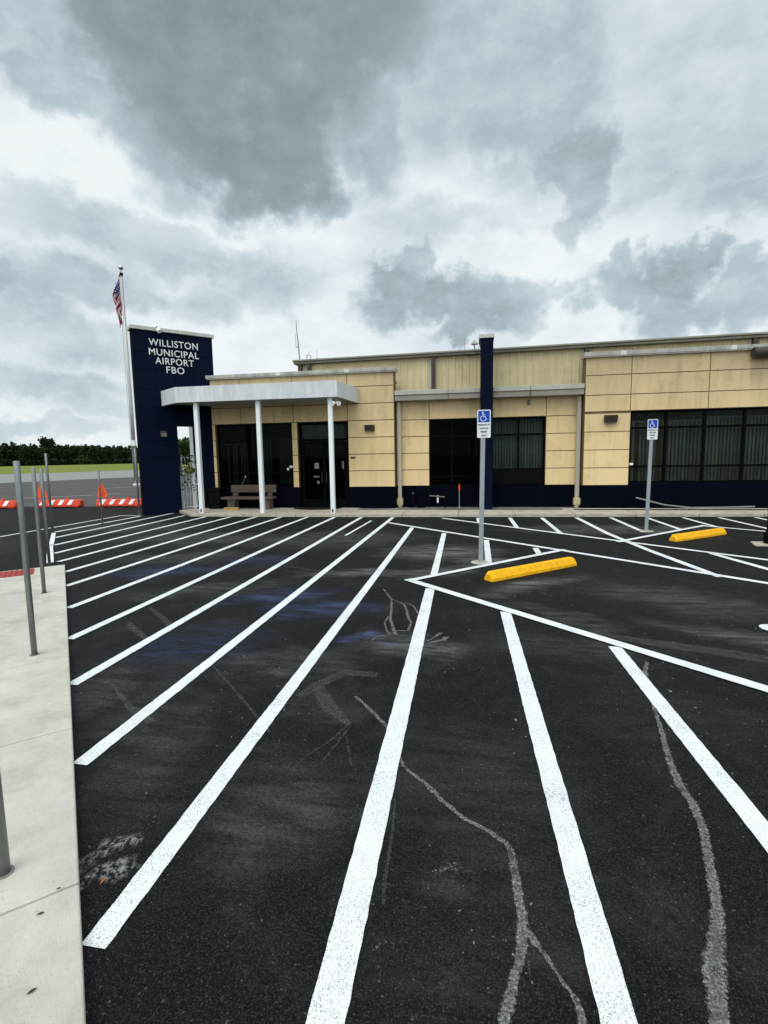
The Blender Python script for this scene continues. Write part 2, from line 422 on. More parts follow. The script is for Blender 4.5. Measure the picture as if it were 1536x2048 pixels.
cam.clip_end = 20000; cam.clip_start = .05
S.camera = co
S.render.resolution_x, S.render.resolution_y = 768, 1024

# ------------------------------------------------------------------ ground
def sheet(name, poly, z, mat):
    m = MB(); m.v = [(x, y, z) for x, y in poly]; m.f = [tuple(range(len(poly)))]
    return struct(m.build(name, mat))
sheet('ground', [(-6000, -6000), (6000, -6000), (6000, 6000), (-6000, 6000)], -.024, 'grass')
dx, dy = .42, .907
def band(n0, n1, t0, t1):    # bands run parallel to the runway, n = distance from the lot
    return [(-.907 * n + .42 * t, .42 * n + .907 * t) for n, t in ((n0, t0), (n0, t1), (n1, t1), (n1, t0))][::-1]
sheet('apron', band(-60, 54, -160, 420), -.016, 'apron')
sheet('runway', band(54, 94, -400, 900), -.012, 'runway')
sheet('parking_lot', [(-34, -14), (30, -14), (30, 15.6), (-9.2, 15.6), (-12.4, 17.75), (-34, 16.2)], 0, 'asphalt')

# walkway slabs beside the lot (edge direction u, away from lot v)
E0 = Vector((-1.175, 1.18, 0)); ud = Vector((-.677, .736, 0)).normalized(); vd = Vector((-ud.y, ud.x, 0))
def wp(u, v, z=0): q = E0 + ud * u + vd * v; return (q.x, q.y, z)
T_w = Matrix.Translation(E0) @ Matrix(((ud.x, vd.x, 0, 0), (ud.y, vd.y, 0, 0), (0, 0, 1, 0), (0, 0, 0, 1)))
cuts = [-6, -4.35, -2.75, -1.15, .62, 2.06, 3.5, 5.0, 6.5, 8.25]
m = MB()
for a, b in zip(cuts, cuts[1:]): m.box(a + .004, b - .004, .0, 2.6, -.05, .055, T_w)
# the last slab slopes to the lot for the ramp
i = len(m.v)
pts = [(8.254, 0, -.05), (8.47, .0, -.05), (8.47, 2.6, -.05), (8.254, 2.6, -.05), (8.254, 0, .055), (8.47, 0, .022), (8.47, 2.6, .022), (8.254, 2.6, .055)]
m.v += [wp(*q) for q in pts]
for fc in ((3, 2, 1, 0), (4, 5, 6, 7), (0, 1, 5, 4), (1, 2, 6, 5), (2, 3, 7, 6), (3, 0, 4, 7)): m.f.append(tuple(i + k for k in fc))
struct(m.build('walkway', 'walk', bevel=.008))
m = MB(); m.box(-6, 8.2, .01, 2.6, -.05, .02, T_w); struct(m.build('walkway_joint', 'joint'))
t = thing('tactile_paving', 'red tactile warning strip with domes at the far end of the concrete walkway', 'tactile paving', wp(8.05, 1.2, .055))
mb = MB(); mb.box(7.72, 8.2, .42, 2.6, .055, .062, T_w); o = mb.build('dome_panel', 'tactile', t, loc=t.location)
o.matrix_parent_inverse = Matrix.Identity(4); o.location = (0, 0, 0)
mb = MB()
for a in range(7):
    for b in range(32):
        x, y = 7.75 + a * .068, .45 + b * .068
        q = wp(x, y, .062); mb.ball(q, .022, 6, 4, .55)
o = mb.build('domes', 'tactile', t, loc=t.location); o.location = (0, 0, 0); o['kind'] = 'stuff'

# pavement along the building, with kerb face
SW = .09
m = MB()
fr = [(-9.72, 15.42), (-8.72, 14.47)]
def fy(x): return 14.43 + max(0, (x + 3.5)) * .037
xs = [-8.72, -6.9, -5.2, -3.55, -1.9, -.25, 1.4, 3.05, 4.7, 6.35, 8.0, 9.65, 11.3, 13, 15]
for a, b in zip(xs, xs[1:]):
    a2, b2 = a + .006, b - .006
    back = 16.28 if b <= -3 else 15.62
    m.prism([(a2, fy(a2)), (b2, fy(b2)), (b2, back), (a2, back)], -.05, SW)
m.prism([(-9.72, 15.42), (-8.726, 14.475), (-8.726, 16.28), (-9.2, 16.28), (-9.75, 15.7)], -.05, SW)
struct(m.build('pavement', 'kerb', bevel=.012))
m = MB(); m.prism([(-8.6, 14.6), (-3.0, 14.6), (15, 15.25), (15, 15.64), (-3, 15.64), (-8.6, 16)], -.04, SW - .03); struct(m.build('pavement_joint', 'joint'))
m = MB(); m.box(2.9, 15, 15.66, 16.05, -.04, SW + .012); struct(m.build('pavement_strip', 'kerb', bevel=.01))
m = MB(); m.box(-3.54, 15, 15.6, 16.72, -.04, SW - .02); struct(m.build('gravel_bed', 'gravel'))

# ------------------------------------------------------------------ painted markings
def strip(m, pts, w, z, jit=.0024, step=.05, ends=None):
    """ribbon along pts with slightly ragged edges; w number or list"""
    P2 = [Vector((p[0], p[1])) for p in pts]; ws = w if hasattr(w, '__len__') else [w] * len(P2)
    path = []
    for k in range(len(P2) - 1):
        L = (P2[k + 1] - P2[k]).length; n = max(1, int(L / step))
        for j in range(n): path.append((P2[k].lerp(P2[k + 1], j / n), ws[k] + (ws[k + 1] - ws[k]) * j / n))
    path.append((P2[-1], ws[-1]))
    i = len(m.v)
    for k, (p, wd) in enumerate(path):
        d = (path[min(k + 1, len(path) - 1)][0] - path[max(k - 1, 0)][0]).normalized(); nn = Vector((-d.y, d.x))
        if ends and k == 0: nn = Vector(ends[0]) / abs(Vector(ends[0]).dot(nn)) 
        if ends and k == len(path) - 1: nn = Vector(ends[1]) / abs(Vector(ends[1]).dot(nn))
        a = p + nn * (wd / 2 + random.uniform(-jit, jit)); b = p - nn * (wd / 2 + random.uniform(-jit, jit))
        m.v += [(a.x, a.y, z), (b.x, b.y, z)]
    for k in range(len(path) - 1): m.f.append((i + 2 * k, i + 2 * k + 1, i + 2 * k + 3, i + 2 * k + 2))
ZP = .004
# hatching: stripes that run straight from the walkway to the building
m = MB()
H = [(-10.49, 11.03, -10.47, 14.40), (-9.72, 10.2, -9.86, 15.35), (-8.86, 9.27, -9.04, 14.62), (-8.06, 8.42, -8.14, 14.36), (-7.31, 7.71, -7.29, 14.36),
     (-6.51, 6.98, -6.45, 14.36), (-5.76, 6.16, -5.63, 14.36), (-4.86, 5.21, -4.80, 14.36), (-4.0, 4.26, -3.94, 14.36), (-3.16, 3.35, -3.11, 14.36),
     (-2.28, 2.42, -2.16, 14.36), (-1.37, 1.44, -1.36, 12.30), (-.425, -.6, -.49, 6.58), (-.49, 7.33, -.52, 11.42), (.50, -.6, .44, 5.66), (.36, 8.15, .41, 10.56), (1.415, .6, 1.36, 4.72), (1.29, 9.06, 1.30, 9.7), (2.27, 1.2, 2.24, 3.86),
     (.32, 14.34, .33, 13.12), (1.21, 14.36, 1.22, 12.3), (2.09, 14.4, 2.10, 11.44), (3.95, 14.5, 3.95, 11.86), (4.89, 14.52, 4.89, 12.33), (5.83, 14.55, 5.86, 12.72), (6.74, 14.6, 6.85, 11.9), (7.66, 14.65, 7.72, 11.1), (8.58, 14.7, 8.62, 10.3)]
for k, (a, b, c, d) in enumerate(H):
    w = {12: .126, 14: .116, 16: .116}.get(k, .106)
    e = None
    strip(m, [(a, b), (c, d)], w, ZP, ends=None if e is None else ((.69, -.72) if False else (-.72, .69), (-1, 0)))
strip(m, [(-2.76, 10.95), (-2.66, 13.6)], .06, ZP, .006)
struct(m.build('hatch_markings', 'paint'))
m = MB()
Z2 = .008
strip(m, [(3.03, 14.45), (3.10, 11.6), (3.30, 9.6), (3.58, 7.60)], .12, Z2)
strip(m, [(4.25, 9.41), (4.50, 8.19), (4.8, 6.6)], .12, Z2)
struct(m.build('aisle_markings', 'paint'))
# bay lines at 45 degrees
m = MB(); Z3 = .012
strip(m, [(-.86, 7.02), (2.24, 3.965), (5.2, 1.0)], .125, Z3)
strip(m, [(-2.11, 13.14), (4.02, 7.28), (8.0, 3.4)], .12, Z3)
strip(m, [(-.69, 14.14), (4.87, 8.87), (9.5, 4.45)], .115, Z3)
strip(m, [(5.60, 12.9), (6.53, 12.06), (9.5, 9.2)], .11, Z3)
struct(m.build('bay_lines', 'paint'))
m = MB(); Z4 = .016
strip(m, [(-.82, 6.94), (1.80, 9.52)], .11, Z4)
strip(m, [(3.0, 10.45), (5.68, 12.95)], .11, Z4)
struct(m.build('bay_front_lines', 'paint'))
m = MB()
strip(m, [(-10.36, 10.86), (-8.92, 9.26)], .09, ZP + .008, .004)
strip(m, [(-8.90, 9.20), (-7.36, 7.58)], .11, ZP + .008, .004)
strip(m, [(-15.6, 4.3), (-13.3, 6.9), (-11.3, 9.1), (-11.25, 14.46)], .085, ZP)
strip(m, [(-11.3, 14.46), (-10.5, 14.5)], .085, ZP + .008)
struct(m.build('edge_markings', 'paint'))
# thin taxi lines on the apron
m = MB()
for a, b, w in (((-22.4, 21.8), (-19.0, 24.6), .1), ((-24, 29.5), (-21, 34.5), .12), ((-40, 20), (-30, 27), .1)):
    strip(m, [a, b], w, -.010, .01, .5)
struct(m.build('apron_markings', 'paint'))

# accessible-bay emblem on the asphalt: head, body, arm, leg and wheel
def emblem(m, T, z, k=1.0, fine=False):
    def ribbon(pts, w):
        i = len(m.v); V2 = [Vector(p) for p in pts]
        for q, p in enumerate(V2):
            d = (V2[min(q + 1, len(V2) - 1)] - V2[max(q - 1, 0)]).normalized(); n = Vector((-d.y, d.x)) * w / 2
            for s_ in (p + n, p - n): m.v.append(tuple(T @ Vector((s_.x * k, s_.y * k, z))))
        for q in range(len(V2) - 1): m.f.append((i + 2 * q, i + 2 * q + 1, i + 2 * q + 3, i + 2 * q + 2))
    def disc(cx, cy, r):
        i = len(m.v)
        for j in range(20): a = 2 * math.pi * j / 20; m.v.append(tuple(T @ Vector(((cx + r * math.cos(a)) * k, (cy + r * math.sin(a)) * k, z))))
        m.f.append(tuple(i + j for j in range(20)))
    disc(-.07, .43, .068)
    ribbon([(-.065, .36), (-.045, .02)], .085)
    ribbon([(-.06, .2), (.15, .2)], .06)
    ribbon([(-.045, .03), (.17, .03), (.27, -.26), (.36, -.22)], .075)
    ribbon([(-.03 + .26 * math.cos(R(a)), -.16 + .26 * math.sin(R(a))) for a in range(118, 372, 10)], .062)
m = MB()
T = Matrix.Translation((3.727, 4.946, 0)) @ Matrix.Rotation(R(45), 4, 'Z')
emblem(m, T, .0045, 1.85)
struct(m.build('accessible_emblem', 'paint'))

# filled cracks and dried trails on the seal coat
m = MB(); ZC = .0022
C = [[(1.535, 4.398, .03), (1.453, 4.201, .034), (1.312, 3.585, .023), (1.239, 3.231, .029), (1.173, 2.938, .037), (1.141, 2.713, .04), (1.15, 2.584, .042), (1.124, 2.421, .042), (1.083, 2.274, .04), (1.026, 2.098, .038), (.977, 1.945, .043), (.927, 1.835, .05), (.864, 1.718, .07), (.825, 1.623, .058), (.775, 1.518, .03), (.70, 1.35, .02)],
     [(.835, 1.618, .03), (.81, 1.523, .026), (.78, 1.38, .02)],
     [(-.829, 3.465, .02), (-.703, 3.315, .026), (-.592, 3.169, .027), (-.49, 3.035, .027), (-.42, 2.83, .02), (-.366, 2.677, .018), (-.305, 2.614, .021), (-.221, 2.538, .024), (-.108, 2.399, .025), (-.007, 2.301, .023), (.114, 2.228, .022), (.191, 2.166, .027), (.206, 2.1, .03), (.209, 1.946, .034), (.215, 1.812, .037), (.214, 1.739, .05), (.195, 1.654, .034), (.161, 1.548, .033), (.119, 1.417, .037), (.07, 1.28, .03)],
     [(.229, 1.741, .03), (.256, 1.7, .022), (.294, 1.634, .014), (.33, 1.57, .016), (.362, 1.526, .02), (.366, 1.455, .03), (.36, 1.33, .02)],
     [(-1.123, 6.489, .018), (-.934, 6.013, .026), (-.878, 5.591, .026), (-.836, 5.265, .03), (-.746, 4.902, .034), (-.71, 4.792, .034)],
     [(-.872, 5.352, .018), (-.88, 5.13, .018), (-.82, 4.893, .018), (-.772, 4.803, .018)],
     [(-.897, 5.989, .016), (-.751, 5.812, .025), (-.689, 5.563, .028), (-.647, 5.332, .026), (-.592, 5.163, .02), (-.599, 4.919, .022), (-.719, 4.905, .016)],
     [(-.765, 5.919, .014), (-.636, 5.772, .02), (-.545, 5.483, .022)],
     [(-.25, 4.9, .035), (-.353, 4.691, .018), (-.43, 4.60, .013)], [(-.19, 4.80, .05), (-.226, 4.707, .043), (-.37, 4.59, .02)],
     [(-.769, 4.785, .019), (-.878, 4.717, .018), (-.932, 4.586, .013)],
     [(-.785, 3.092, .012), (-.85, 2.894, .008), (-.931, 2.74, .008), (-.981, 2.641, .008)], [(-.769, 3.061, .01), (-.823, 2.769, .009), (-.85, 2.634, .008)], [(-.773, 2.935, .009), (-.705, 2.759, .01), (-.668, 2.635, .010)],
     [(-.37, 2.404, .008), (-.35, 2.159, .014), (-.345, 1.963, .016), (-.342, 1.892, .016), (-.33, 1.775, .01)]]
def trails(name, mat, items, wide, z):
    m = MB()
    for k, c in enumerate(items): strip(m, [(a, b) for a, b, _ in c], [w * wide for *_, w in c], z + .0003 * (k % 4), .004, .025)
    o = struct(m.build(name, mat))
    ul = o.data.uv_layers.new(name='UVMap')
    for lp in o.data.loops: ul.data[lp.index].uv = (lp.vertex_index % 2, 0)
trails('crack_trails', 'crack', C[:11], 1.2, ZC)
SC = [[(-2.86, 3.42, .01), (-2.43, 3.08, .05), (-2.15, 2.92, .06)], [(-2.2, 3.85, .012), (-1.75, 3.4, .02), (-1.28, 2.91, .012)], [(-1.25, 3.40, .08), (-1.17, 3.62, .1), (-1.01, 3.86, .11), (-.73, 3.85, .08)],
      [(-1.15, 3.58, .09), (-1.0, 3.3, .12), (-.78, 3.07, .04)], [(-3.85, 5.35, .05), (-3.37, 4.94, .07), (-3.07, 4.62, .05)], [(-3.75, 4.81, .06), (-3.32, 4.47, .05)], [(-3.6, 4.66, .06), (-3.2, 4.36, .05)],
      [(-3.11, 7.78, .03), (-2.31, 7.45, .06), (-1.63, 7.31, .25), (-1.07, 7.24, .12)], [(1.1, 5.14, .05), (1.72, 4.88, .16), (2.39, 4.66, .2), (3.2, 4.3, .1)]]
trails('faint_scuffs', 'faint', C[11:] + SC, 1.2, ZC - .0012)

# ------------------------------------------------------------------ wheel stops
def wheel_stop(name, a, b, label):
    a = Vector((*a, 0)); b = Vector((*b, 0)); L = (b - a).length; ang = math.atan2(b.y - a.y, b.x - a.x)
    t = thing(name, label, 'wheel stop', tuple((a + b) / 2), ang, 'yellow concrete wheel stops')
    prof = [(-.09, 0), (-.09, .045), (-.048, .128), (-.04, .132), (.04, .132), (.048, .128), (.09, .045), (.09, 0)]
    m = MB(); i = 0; n = len(prof)
    xs = [-L / 2, -L / 2 + .05, L / 2 - .05, L / 2]; sc = [(.86, .72), (1, 1), (1, 1), (.86, .72)]
    for x, (sy, sz) in zip(xs, sc):
        m.v += [(x, y * sy, z * sz) for y, z in prof]
    for k in range(3):
        for j in range(n): m.f.append((k * n + j, k * n + (j + 1) % n, (k + 1) * n + (j + 1) % n, (k + 1) * n + j))
    m.f.append(tuple(range(n - 1, -1, -1))); m.f.append(tuple(3 * n + j for j in range(n)))
    m.build('block', 'yellow', t, bevel=.004)
    for s_ in (-.62, .62):
        q = MB(); q.tube([(s_, 0, .12), (s_, 0, .137)], .016, 10); q.build('anchor_pin', 'yellow', t)
wheel_stop('wheel_stop', (.30, 7.07), (1.70, 8.27), 'nearer yellow concrete wheel stop, in the bay left of the crossing white lines')
wheel_stop('wheel_stop', (4.10, 10.66), (5.50, 11.70), 'farther yellow concrete wheel stop, in the right bay nearer the building')

# ------------------------------------------------------------------ accessible parking signs
def rrect(x0, x1, z0, z1, r, n=5):
    out = []
    for cx, cz, a0 in ((x1 - r, z1 - r, 0), (x0 + r, z1 - r, 90), (x0 + r, z0 + r, 180), (x1 - r, z0 + r, 270)):
        for k in range(n + 1): a = R(a0 + 90 * k / n); out.append((cx + r * math.cos(a), cz + r * math.sin(a)))
    return out
XZ = Matrix(((1, 0, 0, 0), (0, 0, -1, 0), (0, 1, 0, 0), (0, 0, 0, 1)))   # xy drawing -> xz plane facing -y
def parking_sign(name, loc, tilt, label):
    t = thing(name, label, 'parking sign', loc, 0, 'accessible parking signs')
    m = MB(); m.box(-.030, .030, -.02, .02, 0, 2.50)
    m.box(-.037, -.030, -.021, -.005, 0, 2.50); m.box(.030, .037, -.021, -.005, 0, 2.50)
    p = m.build('post', 'post', t); p.rotation_euler = (0, tilt, 0)
    x = math.sin(tilt) * 2.3 + .012
    m = MB(); m.prism(rrect(-.108, .108, 2.075, 2.525, .022), .022, .026, XZ); pl = m.build('sign_plate', 'signwhite', t); pl.location = (x, 0, 0)
    m = MB(); m.prism(rrect(-.092, .092, 2.325, 2.509, .012), .0262, .028, XZ); m.build('blue_panel', 'blue', pl)
    m = MB(); T2 = Matrix.Translation((-.008, 0, 2.413)) @ XZ
    emblem(m, T2, .0292, .165); m.build('wheelchair_emblem', 'signwhite', pl)
    for k, (s_, z, sz) in enumerate((('PARKING BY', 2.272, .036), ('DISABLED', 2.215, .034), ('PERMIT', 2.158, .036), ('ONLY', 2.101, .036))):
        text('lettering', s_, sz, 'ink', pl, (0, -.0275, z), (R(90), 0, 0), .0008, .0012, width=.95)
    for z in (2.088, 2.514):
        m = MB(); m.tube([(0, -.026, z), (0, -.031, z)], .006, 8); m.build('bolt', 'steel', pl)
    m = MB(); m.tube([(0, 0, 0), (0, 0, .006)], .16, 20); m.build('footing', 'kerb', t)
    return t
parking_sign('parking_sign', (.232, 8.31, 0), .012, 'blue accessible parking sign on grey post beside the nearer yellow wheel stop')
parking_sign('parking_sign', (4.055, 12.04, 0), .012, 'blue accessible parking sign on grey post before the wide right-hand windows')

# ------------------------------------------------------------------ steel posts beside the walkway
def steel_post(loc, h, label, lean=0, r=.036):
    t = thing('steel_post', label, 'post', loc, 0, 'bare steel posts along the walkway')
    m = MB(); m.tube([(0, 0, 0), (0, 0, h - .004), (0, 0, h)], [r, r, r * .93], 20); o = m.build('pipe', 'steel', t, smooth=False)
    for p in o.data.polygons: p.use_smooth = len(p.vertices) == 4
    m = MB(); m.tube([(0, 0, 0), (0, 0, .004)], r * 1.5, 20); m.build('grout_ring', 'gravel', t)
    t.rotation_euler = (0, lean, 0)
steel_post((-1.953, 1.629, .055), 1.75, 'nearest bare steel post on the walkway, cut off by the left photo edge', 0, .026)
steel_post((-3.89, 3.745, .055), 1.76, 'bare round steel post standing on the pale walkway slab, second nearest the viewer', .006, .0245)
steel_post((-5.60, 5.63, .055), 1.68, 'bare steel post on the walkway just before the red tactile strip', .006, .0245)
steel_post((-7.25, 7.45, .02), 1.67, 'bare steel post at the far walkway corner where the white edge line starts', .006, .024)
steel_post((-8.98, 9.2, 0), 1.62, 'thin bare steel post midway along the white edge line past the walkway', .006, .022)
steel_post((-10.44, 10.92, 0), 2.02, 'tallest bare steel post, at the far end of the white edge line', 0, .027)
steel_post((-10.45, 12.69, 0), 1.56, 'lone thin steel post in the hatching in front of the sign tower', 0, .023)
steel_post((-10.56, 14.50, 0), 2.2, 'light grey steel post close against the left edge of the sign tower', 0, .028)

# ------------------------------------------------------------------ office building
B = thing('office_building', 'single-storey beige stucco airport office with navy base, dark windows and flat parapets', 'building', (0, 16.5, 0))
def bpart(m, name, mat, parent=None, bevel=0):
    o = m.build(name, mat, None, bevel)
    o.parent = parent or B
    o.matrix_parent_inverse = Matrix.Translation((0, -16.5, 0)) if parent is None else Matrix.Identity(4)
    return o
ZB = [.79, 1.335, 1.89, 2.445, 3.0, 3.555, 4.11]
def wall(xcuts, zcuts, holes, yf, depth, z0, z1, topband=None):
    """stucco panels with real open joints in front of a recessed backing"""
    pan, core = MB(), MB()
    for a, b in zip(xcuts, xcuts[1:]):
        for c, d in zip(zcuts, zcuts[1:]):
            cx, cz = (a + b) / 2, (c + d) / 2
            if any(h[0] < cx < h[1] and h[2] < cz < h[3] for h in holes): continue
            g = .0125
            pan.box(a + g, b - g, yf, yf + .022, c + g, d - g)
            core.box(a, b, yf + .0225, yf + depth, c, d)
    return pan, core
# left block
hL = [(-8.70, -5.90, .75, 3.0), (-5.70, -3.93, .05, 3.0)]
xL = [-8.88, -8.70, -7.73, -5.90, -5.70, -3.93, -2.36]
pan, core = wall([-8.88, -8.70, -5.90, -5.70, -3.93, -2.36], ZB[:5], hL, 16.30, .45, 0, 0)
p2, c2 = wall([-8.88, -7.73, -5.83, -3.93, -2.36], ZB[4:] + [4.56], [], 16.30, .45, 0, 0)
for s_, d_ in ((pan, p2), (core, c2)):
    i = len(s_.v); s_.v += d_.v; s_.f += [tuple(i + k for k in f_) for f_ in d_.f]
bpart(pan, 'stucco_wall', 'stucco'); 
core.box(-8.88, -8.6, 16.751, 24, 0, 4.56)
bpart(core, 'wall_backing', 'joint')
for a, b in ((-8.9, -5.69), (-3.94, -2.355)):
    m = MB(); m.box(a, b, 16.296, 16.75, 0, .776); bpart(m, 'base_band', 'navybase')
m = MB(); m.box(-8.95, -2.28, 16.20, 16.75, 4.565, 4.675); m.box(-8.95, -2.28, 16.215, 16.5, 4.53, 4.565); bpart(m, 'parapet_cap', 'cap', bevel=.008)
for x in (-6.28, -2.36 - 1.55):
    m = MB(); m.box(x - .07, x + .07, 16.195, 16.5, 4.563, 4.679); bpart(m, 'cap_splice', 'capw')
# right block
pan, core = wall([3.58, 4.92, 15], ZB[:5], [(4.92, 15, .7, 3.0)], 16.30, .45, 0, 0)
p2, c2 = wall([3.58, 4.90, 7.06, 9.22, 11.38, 15], [3.055, 3.555, 4.15, 4.70], [], 16.30, .45, 0, 0)
p3, c3 = wall([3.58, 4.92], [3.0, 3.055], [], 16.30, .45, 0, 0)
for s_, d_ in ((pan, p2), (core, c2), (core, c3)):
    i = len(s_.v); s_.v += d_.v; s_.f += [tuple(i + k for k in f_) for f_ in d_.f]
bpart(pan, 'stucco_wall', 'stucco'); bpart(core, 'wall_backing', 'joint')
m = MB(); m.box(3.575, 15, 16.296, 16.75, 0, .80); m.box(4.93, 15, 16.31, 16.74, .80, .86); bpart(m, 'base_band', 'navybase')
m = MB(); m.box(3.51, 15.1, 16.20, 16.75, 4.71, 4.83); m.box(3.51, 15.1, 16.215, 16.5, 4.675, 4.71); bpart(m, 'parapet_cap', 'cap', bevel=.008)
for x in (4.62, 7.62, 10.6):
    m = MB(); m.box(x - .075, x + .075, 16.195, 16.5, 4.708, 4.834); bpart(m, 'cap_splice', 'capw')
# recessed middle
pan, core = wall([-2.355, -1.245, 2.50, 3.575], ZB[:5], [(-1.245, 2.50, .78, 3.0)], 16.70, .3, 0, 0)
p2, c2 = wall([-2.355, -1.245, .44, .78, 2.50, 3.575], [3.0, 3.66], [(.44, .78, 2.9, 4)], 16.70, .3, 0, 0)
for s_, d_ in ((pan, p2), (core, c2)):
    i = len(s_.v); s_.v += d_.v; s_.f += [tuple(i + k for k in f_) for f_ in d_.f]
bpart(pan, 'stucco_wall', 'stucco'); bpart(core, 'wall_backing', 'joint')
for a, b in ((-2.352, .42), (.80, 3.572)):
    m = MB(); m.box(a, b, 16.69, 17.0, 0, .777); bpart(m, 'base_band', 'navybase')
for a, b in ((-2.34, .415), (.815, 3.56)):
    m = MB(); m.box(a, b, 16.32, 16.69, 3.60, 3.775); g_ = bpart(m, 'gutter', 'gutter', bevel=.01)
    m = MB(); m.box(a, b, 16.285, 16.69, 3.778, 3.925); o = bpart(m, 'gutter_lip', 'gutterlip', bevel=.012)
for x in (-.6, 1.95):
    m = MB(); m.box(x - .006, x + .006, 16.28, 16.4, 3.598, 3.927); bpart(m, 'gutter_seam', 'brown')
for x in (-2.235, 3.47):
    m = MB(); m.box(x - .062, x + .062, 16.52, 16.62, .36, 3.60); m.box(x - .066, x + .066, 16.516, 16.624, 1.0, 1.03); o = bpart(m, 'downspout', 'tan', bevel=.008)
    m = MB(); m.prism([(x - .10, 16.47), (x + .10, 16.47), (x + .10, 16.65), (x - .10, 16.65)], .16, .38)
    m.tube([(x, 16.56, .07), (x, 16.56, .17)], [.075, .09], 14); bpart(m, 'downspout_boot', 'boot', bevel=.012)
m = MB(); m.box(-8.6, -6.05, 16.75, 24, 4.3, 4.36); m.box(-6.05, -2.4, 16.75, 17.4, 4.3, 4.36); m.box(-2.35, 3.57, 16.69, 17.15, 3.80, 3.86); m.box(3.6, 15, 16.75, 16.9, 4.4, 4.46); bpart(m, 'roof', 'runway')
# rooms behind the glass
m = MB()
for a, b, y0, z1 in ((-8.6, -2.5, 16.755, 3.05), (-2.3, 3.55, 17.005, 3.05), (3.7, 15, 16.755, 3.1)):
    m.quad((a, y0 + 3, .05), (b, y0 + 3, .05), (b, y0 + 3, z1), (a, y0 + 3, z1)); m.quad((a, y0, .05), (b, y0, .05), (b, y0 + 3, .05), (a, y0 + 3, .05))
    m.quad((a, y0, z1), (a, y0 + 3, z1), (b, y0 + 3, z1), (b, y0, z1)); m.quad((a, y0, .05), (a, y0 + 3, .05), (a, y0 + 3, z1), (a, y0, z1)); m.quad((b, y0, .05), (b, y0, z1), (b, y0 + 3, z1), (b, y0 + 3, .05))
bpart(m, 'room_interior', 'room')

def window(x0, x1, z0, z1, yf, vs, hs, glass, blinds=None, fw=.05, skip_panes=(), blind_prob=1):
    w = thing('tmp', 'x', 'x'); bpy.data.objects.remove(w)
    m = MB(); y0, y1 = yf + .10, yf + .17
    m.box(x0, x0 + fw, y0, y1, z0, z1); m.box(x1 - fw, x1, y0, y1, z0, z1); m.box(x0 + fw, x1 - fw, y0, y1, z1 - fw, z1); m.box(x0 + fw, x1 - fw, y0, y1, z0, z0 + fw)
    e = [x0 + fw] + [v for v in vs] + [x1 - fw]
    for v in vs: m.box(v - .035, v + .035, y0, y1, z0 + fw, z1 - fw)
    for h in hs:
        for k in range(len(e) - 1):
            a = e[k] + (.035 if k else 0); b = e[k + 1] - (.035 if k < len(e) - 2 else 0)
            m.box(a, b, y0 + .006, y1, h - .03, h + .03)
    win = bpart(m, 'window', 'frame')
    def sub(mm, nm, mt): o = mm.build(nm, mt); o.parent = win; return o
    q = MB(); q.box(x0 + .01, x1 - .01, yf + .135, yf + .141, z0 + .01, z1 - .01); sub(q, 'pane', glass)
    for (a, b, zb, zt, sp, dark) in (blinds or []):
        s_ = MB(); x = a
        while x < b:
            if random.random() < dark:
                an = R(random.uniform(18, 40)); hw = sp * .36
                cx, sx = math.cos(an) * hw, math.sin(an) * hw; yy = yf + .27
                s_.box(x - .0, x + .004, 0, 0.001, 0, .001) if False else None
                i = len(s_.v)
                ex = .003
                s_.v += [(x - cx, yy - sx, zb), (x + cx, yy + sx, zb), (x + cx, yy + sx + ex, zb), (x - cx, yy - sx + ex, zb),
                         (x - cx, yy - sx, zt), (x + cx, yy + sx, zt), (x + cx, yy + sx + ex, zt), (x - cx, yy - sx + ex, zt)]
                for fc in ((3, 2, 1, 0), (4, 5, 6, 7), (0, 1, 5, 4), (1, 2, 6, 5), (2, 3, 7, 6), (3, 0, 4, 7)): s_.f.append(tuple(i + k for k in fc))
            x += sp
        sub(s_, 'vertical_blind', 'blind')
        q = MB(); q.box(a - .03, b + .03, yf + .25, yf + .29, zt, zt + .035); sub(q, 'blind_track', 'track')
    return win
def children_fix(): pass
# left block window: mostly unlit, a few slats catch light
wl = window(-8.70, -5.90, .776, 2.989, 16.33, [-7.28], [1.30], 'glassmid', [(-8.5, -7.5, .9, 2.3, .10, .55), (-7.15, -6.5, .9, 2.45, .11, .8), (-6.45, -5.98, .9, 2.45, .075, 1)])
# middle window, left half dark and right half with blinds
window(-1.245, .42, .78, 2.989, 16.72, [-.5], [2.44, 1.10], 'glassdark')
window(.80, 2.50, .78, 2.989, 16.72, [1.66], [2.44, 1.31], 'glass', [(.9, 2.42, 1.33, 2.93, .092, 1)])
m = MB(); m.box(.85, 2.45, 16.80, 16.81, .83, 1.28); bpart(m, 'spandrel_panel', 'black')
# right block windows
window(4.93, 15, .862, 3.045, 16.33, [5.98, 7.06, 8.14, 9.22, 10.3, 11.38, 12.46], [2.54, 1.36], 'glass',
       [(5.0, 7.0, .9, 2.72, .105, .97), (7.1, 9.2, .9, 2.80, .10, 1), (9.3, 15, .9, 2.8, .105, 1)])
